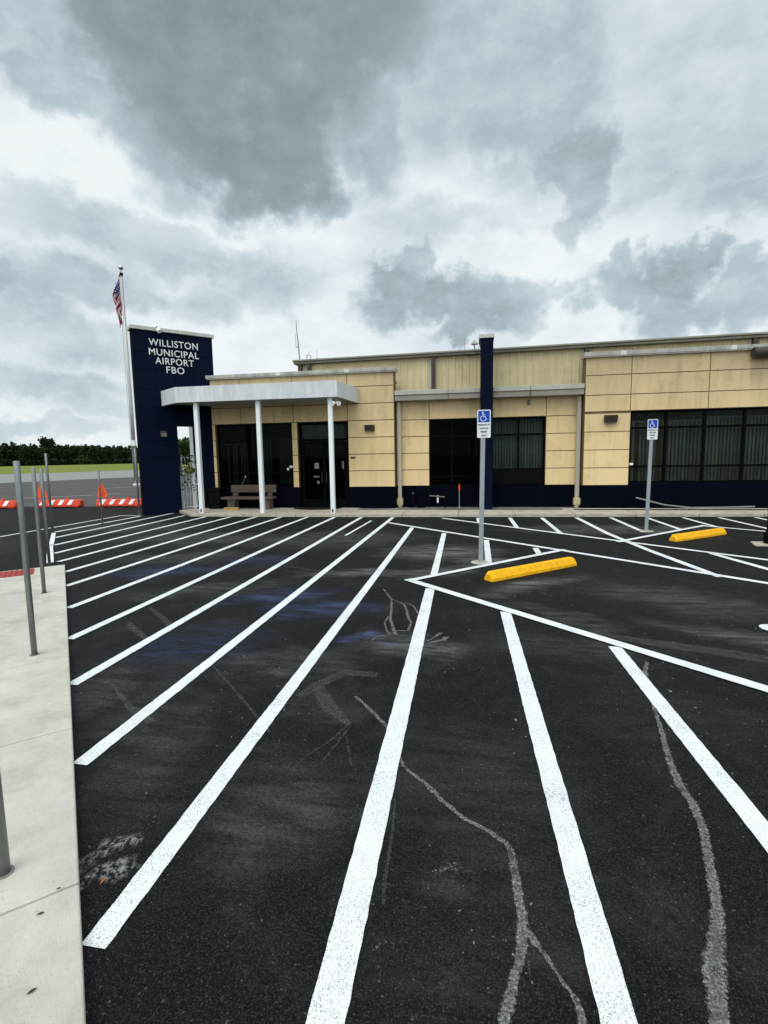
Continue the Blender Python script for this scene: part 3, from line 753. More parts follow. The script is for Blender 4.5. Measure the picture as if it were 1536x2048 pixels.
# entrance doors
m = MB(); y0, y1 = 16.42, 16.50
for a, b, c, d in ((-5.70, -5.62, .09, 2.989), (-4.01, -3.93, .09, 2.989), (-5.62, -4.01, 2.91, 2.989), (-5.62, -4.01, 2.36, 2.44), (-5.62, -4.01, .09, .14),
                   (-5.615, -5.52, .145, 2.355), (-4.11, -4.015, .145, 2.355), (-4.87, -4.765, .145, 2.355), (-5.52, -4.87, .145, .38), (-4.765, -4.11, .145, .38), (-5.52, -4.87, 2.26, 2.355), (-4.765, -4.11, 2.26, 2.355)):
    m.box(a, b, y0, y1, c, d)
door = bpart(m, 'entrance_door', 'frame')
def dsub(mm, nm, mt): o = mm.build(nm, mt); o.parent = door; return o
q = MB(); q.box(-5.61, -4.02, 16.455, 16.461, .15, 2.35); dsub(q, 'pane', 'glassdark')
q = MB(); q.box(-5.61, -4.02, 16.455, 16.461, 2.445, 2.905); dsub(q, 'transom_pane', 'glass')
for x in (-4.90, -4.735):
    q = MB(); q.tube([(x, 16.42, .95), (x, 16.37, .97), (x, 16.37, 1.28), (x, 16.42, 1.30)], .012, 8); dsub(q, 'handle', 'brown')
for a, b, c, d in ((-5.18, -5.02, 1.42, 1.62), (-5.22, -5.02, 1.13, 1.17), (-4.2, -4.14, 1.4, 1.66), (-5.10, -5.02, .9, 1.0)):
    q = MB(); q.box(a, b, 16.4525, 16.4545, c, d); dsub(q, 'notice', 'dirtgrey')
s_ = MB()
for k in range(20):
    x = -5.55 + k * .076
    if k % 7 != 5: s_.box(x - .02, x + .02, 16.62, 16.625, 2.46, 2.90)
dsub(s_, 'vertical_blind', 'blind')
# little white stickers on the glass
def sticker(parent, x, z, r, y, oval=1.0):
    q = MB(); i = 0
    q.tube([(x, y, z), (x, y - .003, z)], r, 14)
    for k in range(len(q.v)): q.v[k] = (x + (q.v[k][0] - x) * oval, q.v[k][1], q.v[k][2])
    o = q.build('sticker', 'white'); o.parent = parent
sticker(wl, -6.02, 1.50, .045, 16.458, 1.6); sticker(wl, -6.14, 1.42, .045, 16.458)
m = MB()
m.tube([(5.02, 16.424, 1.44), (5.02, 16.42, 1.44)], .04, 14)
for k in range(len(m.v)): m.v[k] = (5.02 + (m.v[k][0] - 5.02) * 1.6, m.v[k][1], m.v[k][2])
bpart(m, 'sticker', 'white')
# house number plate
m = MB(); m.box(-3.86, -3.69, 16.285, 16.299, 1.745, 1.81); bpart(m, 'number_plate', 'brownbox', bevel=.004)

# ------------------------------------------------------------------ navy fin in front of the middle
t = thing('fin_wall', 'tall narrow navy blue fin wall rising above the roof beside the near parking sign', 'wall', (.61, 16.2, 0))
m = MB()
zz = [.02, .79, 1.335, 1.89, 2.445, 3.0, 3.555, 4.11, 4.67]
for a, b in zip(zz, zz[1:]): m.box(.425 - .61, .795 - .61, -.22, .62, a + .006, b - .006)
m.box(.425 - .61, .795 - .61, -.22, .62, 4.682, 5.2)
m.prism([(.425 - .61, 5.2), (.795 - .61, 5.2), (.812 - .61, 5.36), (.385 - .61, 5.36)], -.62, .22, XZ)
m.build('wall', 'navy', t)
m = MB(); m.box(.435 - .61, .785 - .61, -.21, .61, .02, 5.0); m.build('joint', 'navyj', t)
m = MB(); m.box(.365 - .61, .825 - .61, -.26, .66, 5.362, 5.478); m.build('cap', 'towercap', t, bevel=.008)

# ------------------------------------------------------------------ sign tower (turned 45 degrees)
TW = thing('sign_tower', 'dark navy sign tower with white raised airport lettering and gate opening', 'sign tower', (-10.475, 14.63, 0), R(45))
def tj(m, x0, x1, z0, z1, y0=0, y1=.4): m.box(x0, x1, y0, y1, z0, z1)
xt = [0, .63, 1.24, 1.84, 2.517]
zt = [-.02, .79, 1.335, 1.89, 2.445, 2.94, 3.52, 4.10, 4.72, 5.28, 5.955]
m = MB(); g = .004
def tower_cells(m, g, ya, yb):
    for a, b in zip(zt, zt[1:]):
        if b <= 2.95: spans = [(0, 1.2), (2.03, 2.40)]
        elif a < 3.0: spans = [(0, .63), (.63, 1.24), (1.24, 1.84), (1.84, 2.40)]
        elif a < 4.05: spans = [(0, .63), (.63, 1.24), (1.24, 1.84), (1.84, 2.40)]
        elif a < 4.7: spans = [(0, .63), (.63, 1.24), (1.24, 1.84), (1.84, 2.40)]
        else: spans = [(0, .63), (.63, 1.84), (1.84, 2.517)]
        for c, d in spans: m.box(c + g, d - g, ya, yb, a + g, b - g)
tower_cells(m, .005, 0, .02); m.build('tower_panel', 'navy', TW)
m = MB(); tower_cells(m, 0, .0205, .38); m.build('tower_core', 'navyj', TW)
m = MB(); m.box(-.05, 2.57, -.06, .44, 5.957, 6.075); m.build('cap', 'towercap', TW, bevel=.01)
for body, z, w in (('WILLISTON', 5.50, 1.535), ('MUNICIPAL', 5.20, 1.56), ('AIRPORT', 4.93, 1.21), ('FBO', 4.66, .56)):
    o = text('lettering', body, .305, 'letter', TW, (1.25, -.016, z), (R(90), 0, 0), .01, 0, bev=.0018)
    xs_ = [v.co.x for v in o.data.vertices]; k = w / (max(xs_) - min(xs_)); cx = (max(xs_) + min(xs_)) / 2
    for v in o.data.vertices: v.co.x = (v.co.x - cx) * k
t = thing('spotlight', 'small white spotlight fixed under the top edge of the sign tower', 'spotlight', (-9.935, 15.13, 5.97), R(45))
m = MB(); m.tube([(0, -.02, .12), (0, -.16, .10), (0, -.18, .02)], .018, 8); m.build('arm', 'greyfix', t)
m = MB(); m.tube([(0, -.18, .04), (.05, -.24, -.06)], [.05, .085], 14); m.build('lamp_head', 'white', t)
t = thing('wall_light', 'grey square wall light on the navy sign tower at door height', 'wall light', (-9.945, 15.16, 2.66), R(45))
m = MB(); m.box(-.10, .10, -.09, -.001, -.10, .10); m.build('housing', 'brownbox', t, bevel=.012)
m = MB(); m.box(-.08, .08, -.104, -.091, -.085, .03); m.build('lens', 'eave', t, bevel=.006)

# ------------------------------------------------------------------ entrance canopy
CA = thing('entrance_canopy', 'flat white canopy with streaked fascia on three square columns over the entrance', 'canopy', (-6.2, 15.3, 0))
def cpart(m, name, mat, bevel=0): return m.build(name, mat, CA, bevel, loc=(-6.2, 15.3, 0))
poly = [(-3.77, 14.40), (-8.95, 14.40), (-9.93, 15.12), (-9.93 + .0, 15.14), (-8.86, 16.21), (-8.86, 16.29), (-3.62, 16.29)]
def fas(a, b, th, z0, z1, m):
    a = Vector((*a, 0)); b = Vector((*b, 0)); d = (b - a).normalized(); n = Vector((d.y, -d.x, 0)) * th
    i = len(m.v)
    for z in (z0, z1):
        m.v += [(a.x, a.y, z), (b.x, b.y, z), (b.x - n.x, b.y - n.y, z), (a.x - n.x, a.y - n.y, z)]
    for fc in ((3, 2, 1, 0), (4, 5, 6, 7), (0, 1, 5, 4), (1, 2, 6, 5), (2, 3, 7, 6), (3, 0, 4, 7)): m.f.append(tuple(i + k for k in fc))
m = MB()
fas((-9.92, 15.13), (-8.953, 14.402), .05, 3.575, 4.052, m)
m.box(-8.95, -7.2, 14.4, 14.45, 3.575, 4.05); m.box(-7.196, -5.45, 14.4, 14.45, 3.575, 4.05); m.box(-5.446, -3.77, 14.4, 14.45, 3.575, 4.05)
fas((-3.765, 14.452), (-3.545, 16.28), .05, 3.576, 4.049, m)
o = cpart(m, 'fascia', 'fascia')
o.parent = CA
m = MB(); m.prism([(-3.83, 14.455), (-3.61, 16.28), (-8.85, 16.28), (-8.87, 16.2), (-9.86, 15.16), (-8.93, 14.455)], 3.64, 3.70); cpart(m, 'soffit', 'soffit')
m = MB(); m.prism([(-3.83, 14.455), (-3.61, 16.28), (-8.85, 16.28), (-8.87, 16.2), (-9.86, 15.16), (-8.93, 14.455)], 3.98, 4.02); cpart(m, 'roof', 'runway')
for x in (-8.40, -6.335, -4.045):
    m = MB(); m.box(x - .066, x + .066, 14.545, 14.675, SW + .001, 3.64); c = cpart(m, 'column', 'column', bevel=.012)
    if x != -6.335:
        m = MB(); m.prism(rrect(x - .025, x + .025, .12, .23, .024), -14.5448, -14.5435, XZ)
        for k in range(len(m.v)): m.v[k] = (m.v[k][0] , -m.v[k][1] if m.v[k][1] < 0 else m.v[k][1], m.v[k][2])
        o = m.build('drain_hole', 'black', c, loc=(-6.2, 15.3, 0)); o.location = (0, 0, 0)
t = thing('floodlight', 'twin white security floodlight under the right front corner of the canopy', 'floodlight', (-3.83, 14.5, 3.575))
m = MB(); m.tube([(0, 0, .06), (0, 0, -.17)], .014, 8); m.box(-.05, .05, -.03, .03, -.19, -.15); m.build('stem', 'greyfix', t)
for s_ in (-1, 1):
    m = MB(); m.tube([(s_ * .05, -.02, -.17), (s_ * .10, -.09, -.20)], [.045, .07], 14); h = m.build('lamp_head', 'white', t)

# ------------------------------------------------------------------ wall packs
def wall_pack(loc, w, h, d, label):
    t = thing('wall_light', label, 'wall light', loc)
    m = MB(); m.v = [(-w / 2, -.001, -h / 2), (w / 2, -.001, -h / 2), (w / 2, -.001, h / 2), (-w / 2, -.001, h / 2), (-w / 2 + .01, -d * .6, -h / 2), (w / 2 - .01, -d * .6, -h / 2), (w / 2 - .01, -d, h / 2 - .02), (-w / 2 + .01, -d, h / 2 - .02)]
    m.f = [(0, 1, 2, 3), (7, 6, 5, 4), (0, 4, 5, 1), (1, 5, 6, 2), (2, 6, 7, 3), (3, 7, 4, 0)]
    m.build('housing', 'brownbox', t, bevel=.012)
    m = MB(); m.box(-w / 2 + .03, w / 2 - .03, -d * .55, -.03, -h / 2 - .012, -h / 2 - .002); m.build('lens', 'lens', t)
wall_pack((-3.18, 16.30, 2.75), .33, .21, .2, 'brown square wall light between the entrance door and the downspout')
wall_pack((4.33, 16.30, 2.83), .37, .24, .22, 'brown square wall light left of the wide right-hand windows')
t = thing('wall_light', 'large brown drum-shaped wall light high on the right parapet wall', 'wall light', (8.5, 16.3, 4.58))
m = MB(); m.tube([(-.42, -.2, 0), (.5, -.2, 0)], .15, 18); m.build('housing', 'brownbox', t, bevel=.01)
m = MB(); m.box(-.1, .2, -.1, -.001, -.09, .09); m.build('bracket', 'brownbox', t)
t = thing('security_camera', 'small grey security camera on the beige wall under the middle gutter', 'camera', (1.95, 16.70, 3.44))
m = MB(); m.box(-.04, .04, -.05, -.001, -.08, .08); m.build('mount', 'greyfix', t, bevel=.01)
m = MB(); m.tube([(0, -.05, .03), (-.02, -.15, -.02)], .035, 10); m.build('housing', 'dirtgrey', t)

# ------------------------------------------------------------------ hangar behind
HG = thing('metal_hangar', 'long pale yellow ribbed metal hangar rising behind the beige office', 'building', (-6.0, 17.65, 0), math.atan2(-.6, 15.5))
L = 22; EZ = 5.30
m = MB(); x = 0; pr = []
while x < L:
    pr += [(x, 0), (x + .135, 0), (x + .152, -.022), (x + .192, -.022), (x + .21, 0)]; x += .235
i = len(m.v)
for a, b in pr: m.v += [(a, b, 0), (a, b, EZ - .13)]
for k in range(len(pr) - 1): m.f.append((i + 2 * k, i + 2 * k + 2, i + 2 * k + 3, i + 2 * k + 1))
m.build('ribbed_siding', 'siding', HG)
m = MB(); m.box(0, .05, .02, 18, 0, EZ - .15); m.box(.05, L, .04, .1, 0, EZ - .15); m.build('wall', 'siding', HG)
m = MB(); m.box(-.16, L, -.18, .3, EZ - .15, EZ - .065); m.build('eave_trim', 'eave', HG, bevel=.015)
m = MB(); m.box(-.19, L, -.22, .3, EZ - .063, EZ); m.build('eave_flashing', 'gutter', HG, bevel=.015)
m = MB(); m.prism([(.3, EZ - .02), (9, EZ + .55), (18, EZ - .02), (18, EZ - .06), (.3, EZ - .06)], -.15, L, Matrix(((0, 0, 1, 0), (1, 0, 0, 0), (0, 1, 0, 0), (0, 0, 0, 1)))); m.build('roof', 'eave', HG)
for x in (.06, .40, 4.87, 9.80, 14.57, 19.4):
    m = MB(); m.box(x - .065, x + .065, -.15, -.028, 3.7, EZ - .152); m.build('downspout', 'brown', HG)
    if x > .3:
        m = MB(); m.box(x - .145, x - .075, -.04, -.026, 3.7, EZ - .152); m.build('corner_trim', 'cap', HG)
def hx(x, z, y=0):
    q = HG.matrix_basis @ Vector((x, y, 0)); return (q.x, q.y, z)
t = thing('antenna_mast', 'tall thin radio antenna mast at the left end of the hangar roof', 'antenna', hx(.02, EZ))
m = MB(); m.tube([(0, 0, -.08), (-.03, 0, .55), (-.07, 0, .95), (-.09, 0, 1.42)], [.022, .021, .016, .01], 8); m.build('mast', 'dirtgrey', t)
m = MB(); m.tube([(-.03, 0, .48), (-.12, 0, .49)], .012, 6); m.tube([(-.12, 0, .46), (-.14, 0, .95)], .007, 6); m.build('side_whip', 'greyfix', t)
t = thing('roof_bracket', 'short two-legged antenna bracket on the hangar eave near its left end', 'antenna', hx(.36, EZ))
m = MB(); m.tube([(-.06, 0, 0), (-.06, 0, .18), (.08, 0, .15), (.08, 0, 0)], .014, 6); m.tube([(.0, 0, .15), (.03, 0, .30)], .009, 6); m.build('bracket', 'dirtgrey', t)
t = thing('whip_antenna', 'thin upright whip antenna on the hangar eave above the canopy', 'antenna', hx(.68, EZ))
m = MB(); m.tube([(0, 0, 0), (0, 0, .06)], .02, 8); m.tube([(0, 0, .06), (0, 0, .38)], .006, 6); m.build('whip', 'greyfix', t)
t = thing('whip_antenna', 'thin upright whip antenna on the hangar eave left of the mushroom beacon', 'antenna', hx(5.92, EZ))
m = MB(); m.tube([(0, 0, 0), (0, 0, .05)], .02, 8); m.tube([(0, 0, .05), (0, 0, .42)], .006, 6); m.build('whip', 'greyfix', t)
t = thing('mushroom_beacon', 'small mushroom-shaped beacon on a stem on the hangar eave beside the navy fin', 'beacon', hx(6.25, EZ))
m = MB(); m.tube([(0, 0, 0), (0, 0, .2)], .02, 8); m.build('stem', 'greyfix', t)
m = MB(); m.tube([(0, 0, .19), (0, 0, .23), (0, 0, .30), (0, 0, .33)], [.115, .105, .05, .015], 14); m.build('hood', 'lens', t)
t = thing('cable', 'dark drooping cable on the hangar wall below the mushroom beacon', 'cable', hx(5.95, EZ - .16, -.2))
m = MB(); m.tube([(-.08, 0, .02), (.12, 0, -.045), (.3, 0, -.06), (.42, 0, .04)], .01, 6); m.build('cable_run', 'black', t)

# ------------------------------------------------------------------ things under the canopy and along the wall
t = thing('concrete_bench', 'brown pebbled concrete bench with a backrest under the canopy', 'bench', (-7.3, 15.95, SW))
m = MB(); m.box(-.98, .85, -.32, .12, .34, .42); m.build('seat', 'bench', t, bevel=.015)
m = MB(); m.box(-.80, .84, .10, .20, .55, .81); m.build('backrest', 'bench', t, bevel=.015)
for x in (-.66, .60):
    m = MB(); m.box(x - .13, x + .13, -.24, .08, 0, .34); m.build('leg', 'bench', t, bevel=.01)
    m = MB(); m.box(x - .09, x + .09, .10, .215, 0, .55) if False else m.box(x - .09, x + .09, .123, .21, 0, .55); m.build('back_support', 'bench', t, bevel=.01)
t = thing('push_broom', 'green-handled push broom leaning against the concrete bench', 'broom', (-7.78, 15.38, SW))
m = MB(); m.box(-.26, .26, -.035, .035, .05, .10); m.build('broom_head', 'wood', t, bevel=.01)
m = MB(); m.box(-.25, .25, -.03, .03, 0, .05); m.build('bristles', 'wood', t)
m = MB(); m.tube([(0, .0, .09), (.44, .235, 1.10)], .014, 8); m.build('handle', 'green', t)
m = MB(); m.tube([(.44, .235, 1.10), (.452, .241, 1.13)], .018, 8); m.build('grip', 'white', t)
t = thing('trash_bin', 'black square trash bin beside the bench at the left wall', 'trash bin', (-8.62, 16.0, SW))
m = MB(); m.v = []; m.prism([(-.22, -.2), (.22, -.2), (.22, .2), (-.22, .2)], 0, .62); m.build('bin_body', 'black', t, bevel=.03)
m = MB(); m.prism([(-.24, -.22), (.24, -.22), (.24, .22), (-.24, .22)], .62, .70); m.box(-.12, .12, -.1, .1, .70, .73); m.build('lid', 'black', t, bevel=.02)
m = MB(); pl_ = [(-4.2, 16.24), (-5.8, 16.24)] + [(-5.0 - .8 * math.cos(R(a)), 16.0 - .42 * math.sin(R(a))) for a in range(0, 181, 12)]
m.prism([(x, y) for x, y in pl_], SW + .001, SW + .022)
o = m.build('door_mat', 'mat', loc=(-5.0, 16.0, SW)); tag(o, 'dark half-round rubber door mat in front of the entrance door', 'door mat')
# gate in the tower opening
GT = thing('picket_gate', 'white iron picket gate standing in the opening of the sign tower', 'gate', (-9.90, 16.04, .02), R(25))
m = MB()
for x in (0, .9): m.box(x - .02, x + .02, -.02, .02, .07, 1.95)
for z in (.10, .90, 1.85): m.box(.02, .88, -.015, .015, z, z + .035)
m.build('gate_frame', 'white', GT)
m = MB()
for k in range(1, 8):
    m.box(k * .112 - .009, k * .112 + .009, -.009, .009, .135, .90); m.box(k * .112 - .009, k * .112 + .009, -.009, .009, .935, 1.85)
m.build('pickets', 'white', GT)
m = MB(); m.box(.79, .86, -.05, -.0155, .98, 1.2); m.build('latch', 'black', GT)
t = thing('gate_post', 'white square post with a lamp hook behind the picket gate', 'post', (-10.05, 17.1, -.02))
m = MB(); m.box(-.09, .05, -.06, .06, 0, 3.3); m.build('post', 'column', t)
m = MB(); m.box(.052, .13, -.05, .06, 0, 3.3); m.build('dark_side', 'black', t)  # black strip that makes the right side of the post dark
m = MB(); m.tube([(.13, 0, 2.45), (.28, 0, 2.43), (.28, 0, 2.30)], .018, 8); m.build('hook', 'black', t)
# hanging plant: a small basket with trailing leaves
t = thing('hanging_plant', 'dark trailing plant in a basket hung on the picket gate', 'plant', (-9.55, 15.95, 1.45))
m = MB(); m.tube([(0, 0, -.12), (0, 0, -.05), (0, 0, .05)], [.10, .17, .2], 12); m.build('basket', 'terracotta', t)
m = MB(); rr = random.Random(5)
for k in range(230):
    x, y = rr.gauss(-.03, .17), rr.gauss(-.05, .09); z = rr.uniform(-.75, .5) if rr.random() < .65 else rr.uniform(-.1, .5)
    if z < -.2: x = rr.choice((-.22, -.12, .12)) + rr.gauss(0, .05)
    a = rr.uniform(0, 6.28); s_ = rr.uniform(.025, .055); tl = rr.uniform(-1, 1)
    d = Vector((math.cos(a), math.sin(a) * .5, tl)).normalized(); n = d.cross(Vector((rr.uniform(-1, 1), 1, rr.uniform(-1, 1)))).normalized()
    c = Vector((x, y, z)); m.quad(tuple(c - d * s_), tuple(c + n * s_ * .5), tuple(c + d * s_), tuple(c - n * s_ * .5))
m.build('foliage', 'leafdark', t)
m = MB()
for x in (-.22, -.12, .12): m.tube([(x * .5, -.1, .03), (x, -.17, -.2), (x, -.16, -.75)], .005, 5)
m.tube([(-.15, 0, .04), (0, 0, .45)], .005, 5); m.tube([(.15, 0, .04), (0, 0, .45)], .005, 5); m.build('stem', 'leafdark', t)

# along the middle wall
t = thing('marker_stake', 'thin grey stake with a red-orange tip in front of the middle wall', 'stake', (-.245, 16.45, .07))
m = MB(); m.tube([(0, 0, 0), (0, 0, .72)], .013, 8); m.tube([(0, 0, 0), (0, 0, .03)], .06, 8); m.build('stake', 'post', t)
m = MB(); m.tube([(0, 0, .56), (0, 0, .74)], .03, 8); m.tube([(0, 0, .74), (0, 0, .80)], .016, 8); m.build('tip', 'red', t)
t = thing('water_valve', 'low dark pipe frame with a white valve tag by the middle wall', 'pipe', (-.98, 16.5, .07))
m = MB(); m.tube([(-.27, 0, 0), (-.27, 0, .72)], .028, 8); m.build('upright_pipe', 'black', t)
m = MB(); m.tube([(.27, 0, 0), (.27, 0, .55)], .022, 8); m.build('upright_pipe', 'black', t)
m = MB(); m.tube([(-.25, 0, .40), (.27, 0, .35)], .018, 8); m.ball((.02, 0, .38), .045, 10, 6); m.build('cross_pipe', 'dirtgrey', t)
m = MB(); m.box(0, .05, -.05, -.04, .17, .34); m.build('valve_tag', 'white', t)
t = thing('hose_reel', 'dark hose and box low against the navy base beside the left downspout', 'hose', (-1.75, 16.55, .07))
m = MB(); m.box(-.2, .0, -.06, .08, 0, .48); m.build('box', 'navybase', t, bevel=.02)
m = MB(); m.tube([(-.03, -.09, .46), (-.02, -.13, .3), (.03, -.14, .12), (.12, -.16, .02), (.32, -.14, .02), (.4, -.05, .03)], .02, 8); m.build('hose', 'black', t)
m = MB(); m.tube([(-.03, -.06, .5), (-.03, -.12, .48)], .025, 8); m.build('tap', 'steel', t)
m = MB(); m.tube([(5.1, 16.12, .42), (5.9, 16.05, .2), (6.6, 15.95, .125), (7.4, 16.0, .13), (8.35, 16.05, .15)], .022, 8)
o = m.build('conduit_pipe', 'runway', loc=(6.7, 16.05, .1)); tag(o, 'pale bent conduit pipe lying along the foot of the right-hand wall', 'pipe')
m = MB(); m.tube([(3.2, 15.64, .105), (6, 15.645, .108), (9, 15.64, .108), (14.5, 15.64, .108)], .012, 6)
o = m.build('ground_cable', 'black', loc=(6, 15.64, .1)); tag(o, 'thin black cable lying along the pavement below the right-hand windows', 'cable')
# black pedestal at the right edge
t = thing('black_bollard', 'black round bollard on a pale concrete pad at the right photo edge', 'bollard', (5.785, 10.42, 0))
m = MB(); m.prism([(-.42, -.22), (.5, -.22), (.5, .22), (-.28, .22)], 0, .02); m.build('concrete_pad', 'kerb', t)
m = MB(); m.tube([(0, 0, .02), (0, 0, .06), (0, 0, .2), (0, 0, .26)], [.15, .16, .155, .12], 20); m.build('foot', 'black', t, bevel=.01)
m = MB(); m.tube([(0, 0, .26), (0, 0, .95), (0, 0, 1.0)], [.115, .115, .07], 20); m.build('shaft', 'black', t)

# ------------------------------------------------------------------ barricades on the apron edge
def barricade(x, y, L, ang, label, flag):
    t = thing('low_barricade', label, 'barricade', (x, y, 0), ang, 'low red and white airfield barricades')
    prof = [(-.16, .03), (-.16, .10), (-.10, .30), (.10, .30), (.16, .10), (.16, .03)]; n = len(prof)
    m = MB()
    for xx, s_ in ((-L / 2, .8), (-L / 2 + .06, 1), (L / 2 - .06, 1), (L / 2, .8)): m.v += [(xx, a * s_, .165 + (b - .165) * s_) for a, b in prof]
    for k in range(3):
        for j in range(n): m.f.append((k * n + j, k * n + (j + 1) % n, (k + 1) * n + (j + 1) % n, (k + 1) * n + j))
    m.f.append(tuple(range(n - 1, -1, -1))); m.f.append(tuple(3 * n + j for j in range(n)))
    m.box(-L / 2 + .08, -L / 2 + .3, -.12, .12, -.012, .031); m.box(L / 2 - .3, L / 2 - .08, -.12, .12, -.012, .031)
    m.build('barricade_body', 'red', t, bevel=.01)
    for k in range(4):
        xx = -L / 2 + .16 + k * (L - .3) / 4
        m = MB()
        def fp(u, s_): # point on sloped front face, s 0..1 from low edge to top edge
            return (u, -.163 + .06 * s_ , .105 + .19 * s_)
        m.quad(fp(xx, 0), fp(xx + .16, 0), fp(xx + .27, 1), fp(xx + .11, 1)); m.build('reflective_stripe', 'white', t)
    for xx in (-L * .17, L * .17):
        m = MB(); m.tube([(xx, 0, .30), (xx, 0, .35), (xx, 0, .38)], [.05, .05, .03], 10); m.build('lamp', 'red', t)
    if flag:
        m = MB(); m.tube([(-L / 2 + .22, 0, .3), (-L / 2 + .18, 0, .95)], .010, 6); m.build('flag_stick', 'wood', t)
        m = MB(); fx = -L / 2 + .2
        for k in range(6):
            a, b = k / 6, (k + 1) / 6
            def q(u, v): # draped pennant-like square hanging from its top corner
                w = .03 + .46 * min(u * 1.4, 1.0) * (1 - .25 * u)
                return (fx - .07 + w * (v - .35), .03 * math.sin(v * 7 + u * 2), .98 - .62 * u)
            for j in range(4): m.quad(q(a, j / 4), q(b, j / 4), q(b, (j + 1) / 4), q(a, (j + 1) / 4))
        o = m.build('warning_flag', 'orange', t)
        sm = o.modifiers.new('thick', 'SOLIDIFY'); sm.thickness = .004
    return t
barricade(-18.6, 16.85, 1.86, R(6), 'low red and white barricade cut off by the left photo edge', False)
barricade(-16.05, 17.26, 1.86, R(5), 'low red and white barricade with orange flag, behind the cluster of steel posts', True)
barricade(-13.55, 17.53, 1.96, R(2), 'low red and white barricade with orange flag, partly hidden by the sign tower', True)

# ------------------------------------------------------------------ flagpole and flag
t = thing('flagpole', 'tall silver flagpole with ball finial on the apron left of the sign tower', 'flagpole', (-24.2, 33.15, -.012))
m = MB(); m.tube([(0, 0, 0), (0, 0, 6), (0, 0, 14.9)], [.15, .13, .075], 16); m.build('pole', 'polemetal', t, smooth=True)
m = MB(); m.tube([(0, 0, 2.9), (0, 0, 3.3)], .17, 14); m.tube([(0, 0, .0), (0, 0, .12)], .24, 16); m.build('collar', 'white', t)
m = MB(); m.tube([(0, 0, 14.9), (0, 0, 15.05)], .12, 12); m.box(-.2, .05, -.05, .05, 14.82, 14.9); m.build('truck', 'black', t)
m = MB(); m.ball((0, 0, 15.42), .17, 16, 10); m.tube([(0, 0, 15.05), (0, 0, 15.3)], .03, 8); m.build('finial', 'chrome', t, smooth=True)
m = MB(); m.tube([(-.19, 0, 14.8), (-.23, -.02, 8), (-.2, 0, 1.4)], .012, 5); m.build('halyard', 'greyfix', t)
nu, nv = 44, 22; m = MB(); uvs = []
for i in range(nu + 1):
    for j in range(nv + 1):
        u, v = i / nu, j / nv
        # hoist runs down the pole; the fly has swung down and gathers into folds
        drop = 2.45 * (u ** 1.12); out = .58 * math.sin(min(u * 1.5, 1) * math.pi / 2) * (1 - .62 * max(0, u - .45) / .55)
        gather = 1 - .40 * u
        x = -.17 - out * (.34 + .66 * v) + .1 * math.sin(u * 5 + v * 4) * u
        y = .16 * math.sin(v * 11 + u * 4) * min(u * 3, 1) + .08 * math.sin(u * 9)
        z = 14.75 - (1 - v) * 1.75 * gather - drop + .06 * math.sin(v * 9) * u
        m.v.append((x, y, z)); uvs.append((u, v))
for i in range(nu):
    for j in range(nv):
        a = i * (nv + 1) + j; m.f.append((a, a + 1, a + nv + 2, a + nv + 1))
fl = m.build('national_flag', 'flag', smooth=True); fl.location = (-24.2, 33.15, 0)
ul = fl.data.uv_layers.new(name='UVMap')
for lp in fl.data.loops: ul.data[lp.index].uv = uvs[lp.vertex_index]
tag(fl, 'limp American flag with red and white stripes hanging from the flagpole', 'flag')

# ------------------------------------------------------------------ vegetation
def crown(m, c, rx, rz, n, leaf, rr, cone=0):
    for k in range(n):
        while True:
            x, y, z = rr.uniform(-1, 1), rr.uniform(-1, 1), rr.uniform(-1, 1)
            if x * x + y * y + z * z < 1: break
        w = 1
        if cone: w = 1 - cone * (z + 1) / 2
        lump = .75 + .25 * math.sin(x * 5 + c[0]) * math.cos(z * 6 + c[1])
        p = Vector((c[0] + x * rx * w * lump, c[1] + y * rx * w * lump, c[2] + z * rz * lump))
        d = Vector((rr.gauss(0, 1), rr.gauss(0, 1), rr.gauss(0, .7))).normalized(); e = d.cross(Vector((rr.gauss(0, 1), rr.gauss(0, 1), rr.gauss(0, 1)))).normalized()
        s_ = leaf * rr.uniform(.6, 1.3)
        m.quad(tuple(p - d * s_), tuple(p - e * s_ * .6), tuple(p + d * s_), tuple(p + e * s_ * .6))
def line_pt(n, t): return (-.907 * n + .42 * t, .42 * n + .907 * t)
rr = random.Random(11)
m = MB()
for row, n0 in enumerate((312, 322, 334, 348)):
    tt = 40
    while tt < 420:
        x, y = line_pt(n0 + rr.uniform(-5, 5), tt); h = rr.uniform(11.6, 14.0) * (1 if row else .85) - (tt - 100) * .004
        if rr.random() < .45:
            crown(m, (x, y, h * .56), h * .22, h * .46, 190, .85, rr, .7)
        else:
            crown(m, (x, y, h * .56), h * .28, h * .46, 210, .95, rr, .3)
        crown(m, (x, y, h * .16), 3.6, 3.2, 110, 1.1, rr)
        tt += rr.uniform(1.7, 3.3)
struct(m.build('forest', 'pine'), 'stuff')
def tree(name, loc, h, rx, label, mat, n, leaf, cat='tree', low=.1):
    t = thing(name, label, cat, loc)
    m = MB(); m.tube([(0, 0, -.1), (0, 0, h * .35), (h * .02, 0, h * .8)], [h * .03, h * .02, h * .006], 8)
    for k in range(6):
        a = k * 1.05; m.tube([(0, 0, h * (.3 + .06 * k)), (math.cos(a) * rx * .6, math.sin(a) * rx * .6, h * (.5 + .06 * k))], [h * .01, h * .003], 5)
    m.build('trunk', 'trunk', t)
    m = MB(); q = random.Random(hash(label) % 1000 if False else len(label))
    for k in range(9):
        a = q.uniform(0, 6.28); d = q.uniform(0, .55) * rx
        crown(m, (math.cos(a) * d, math.sin(a) * d, h * (low + .15 + q.uniform(0, .6))), rx * q.uniform(.4, .6), h * q.uniform(.12, .22), n // 9, leaf, q)
    m.build('crown', mat, t)
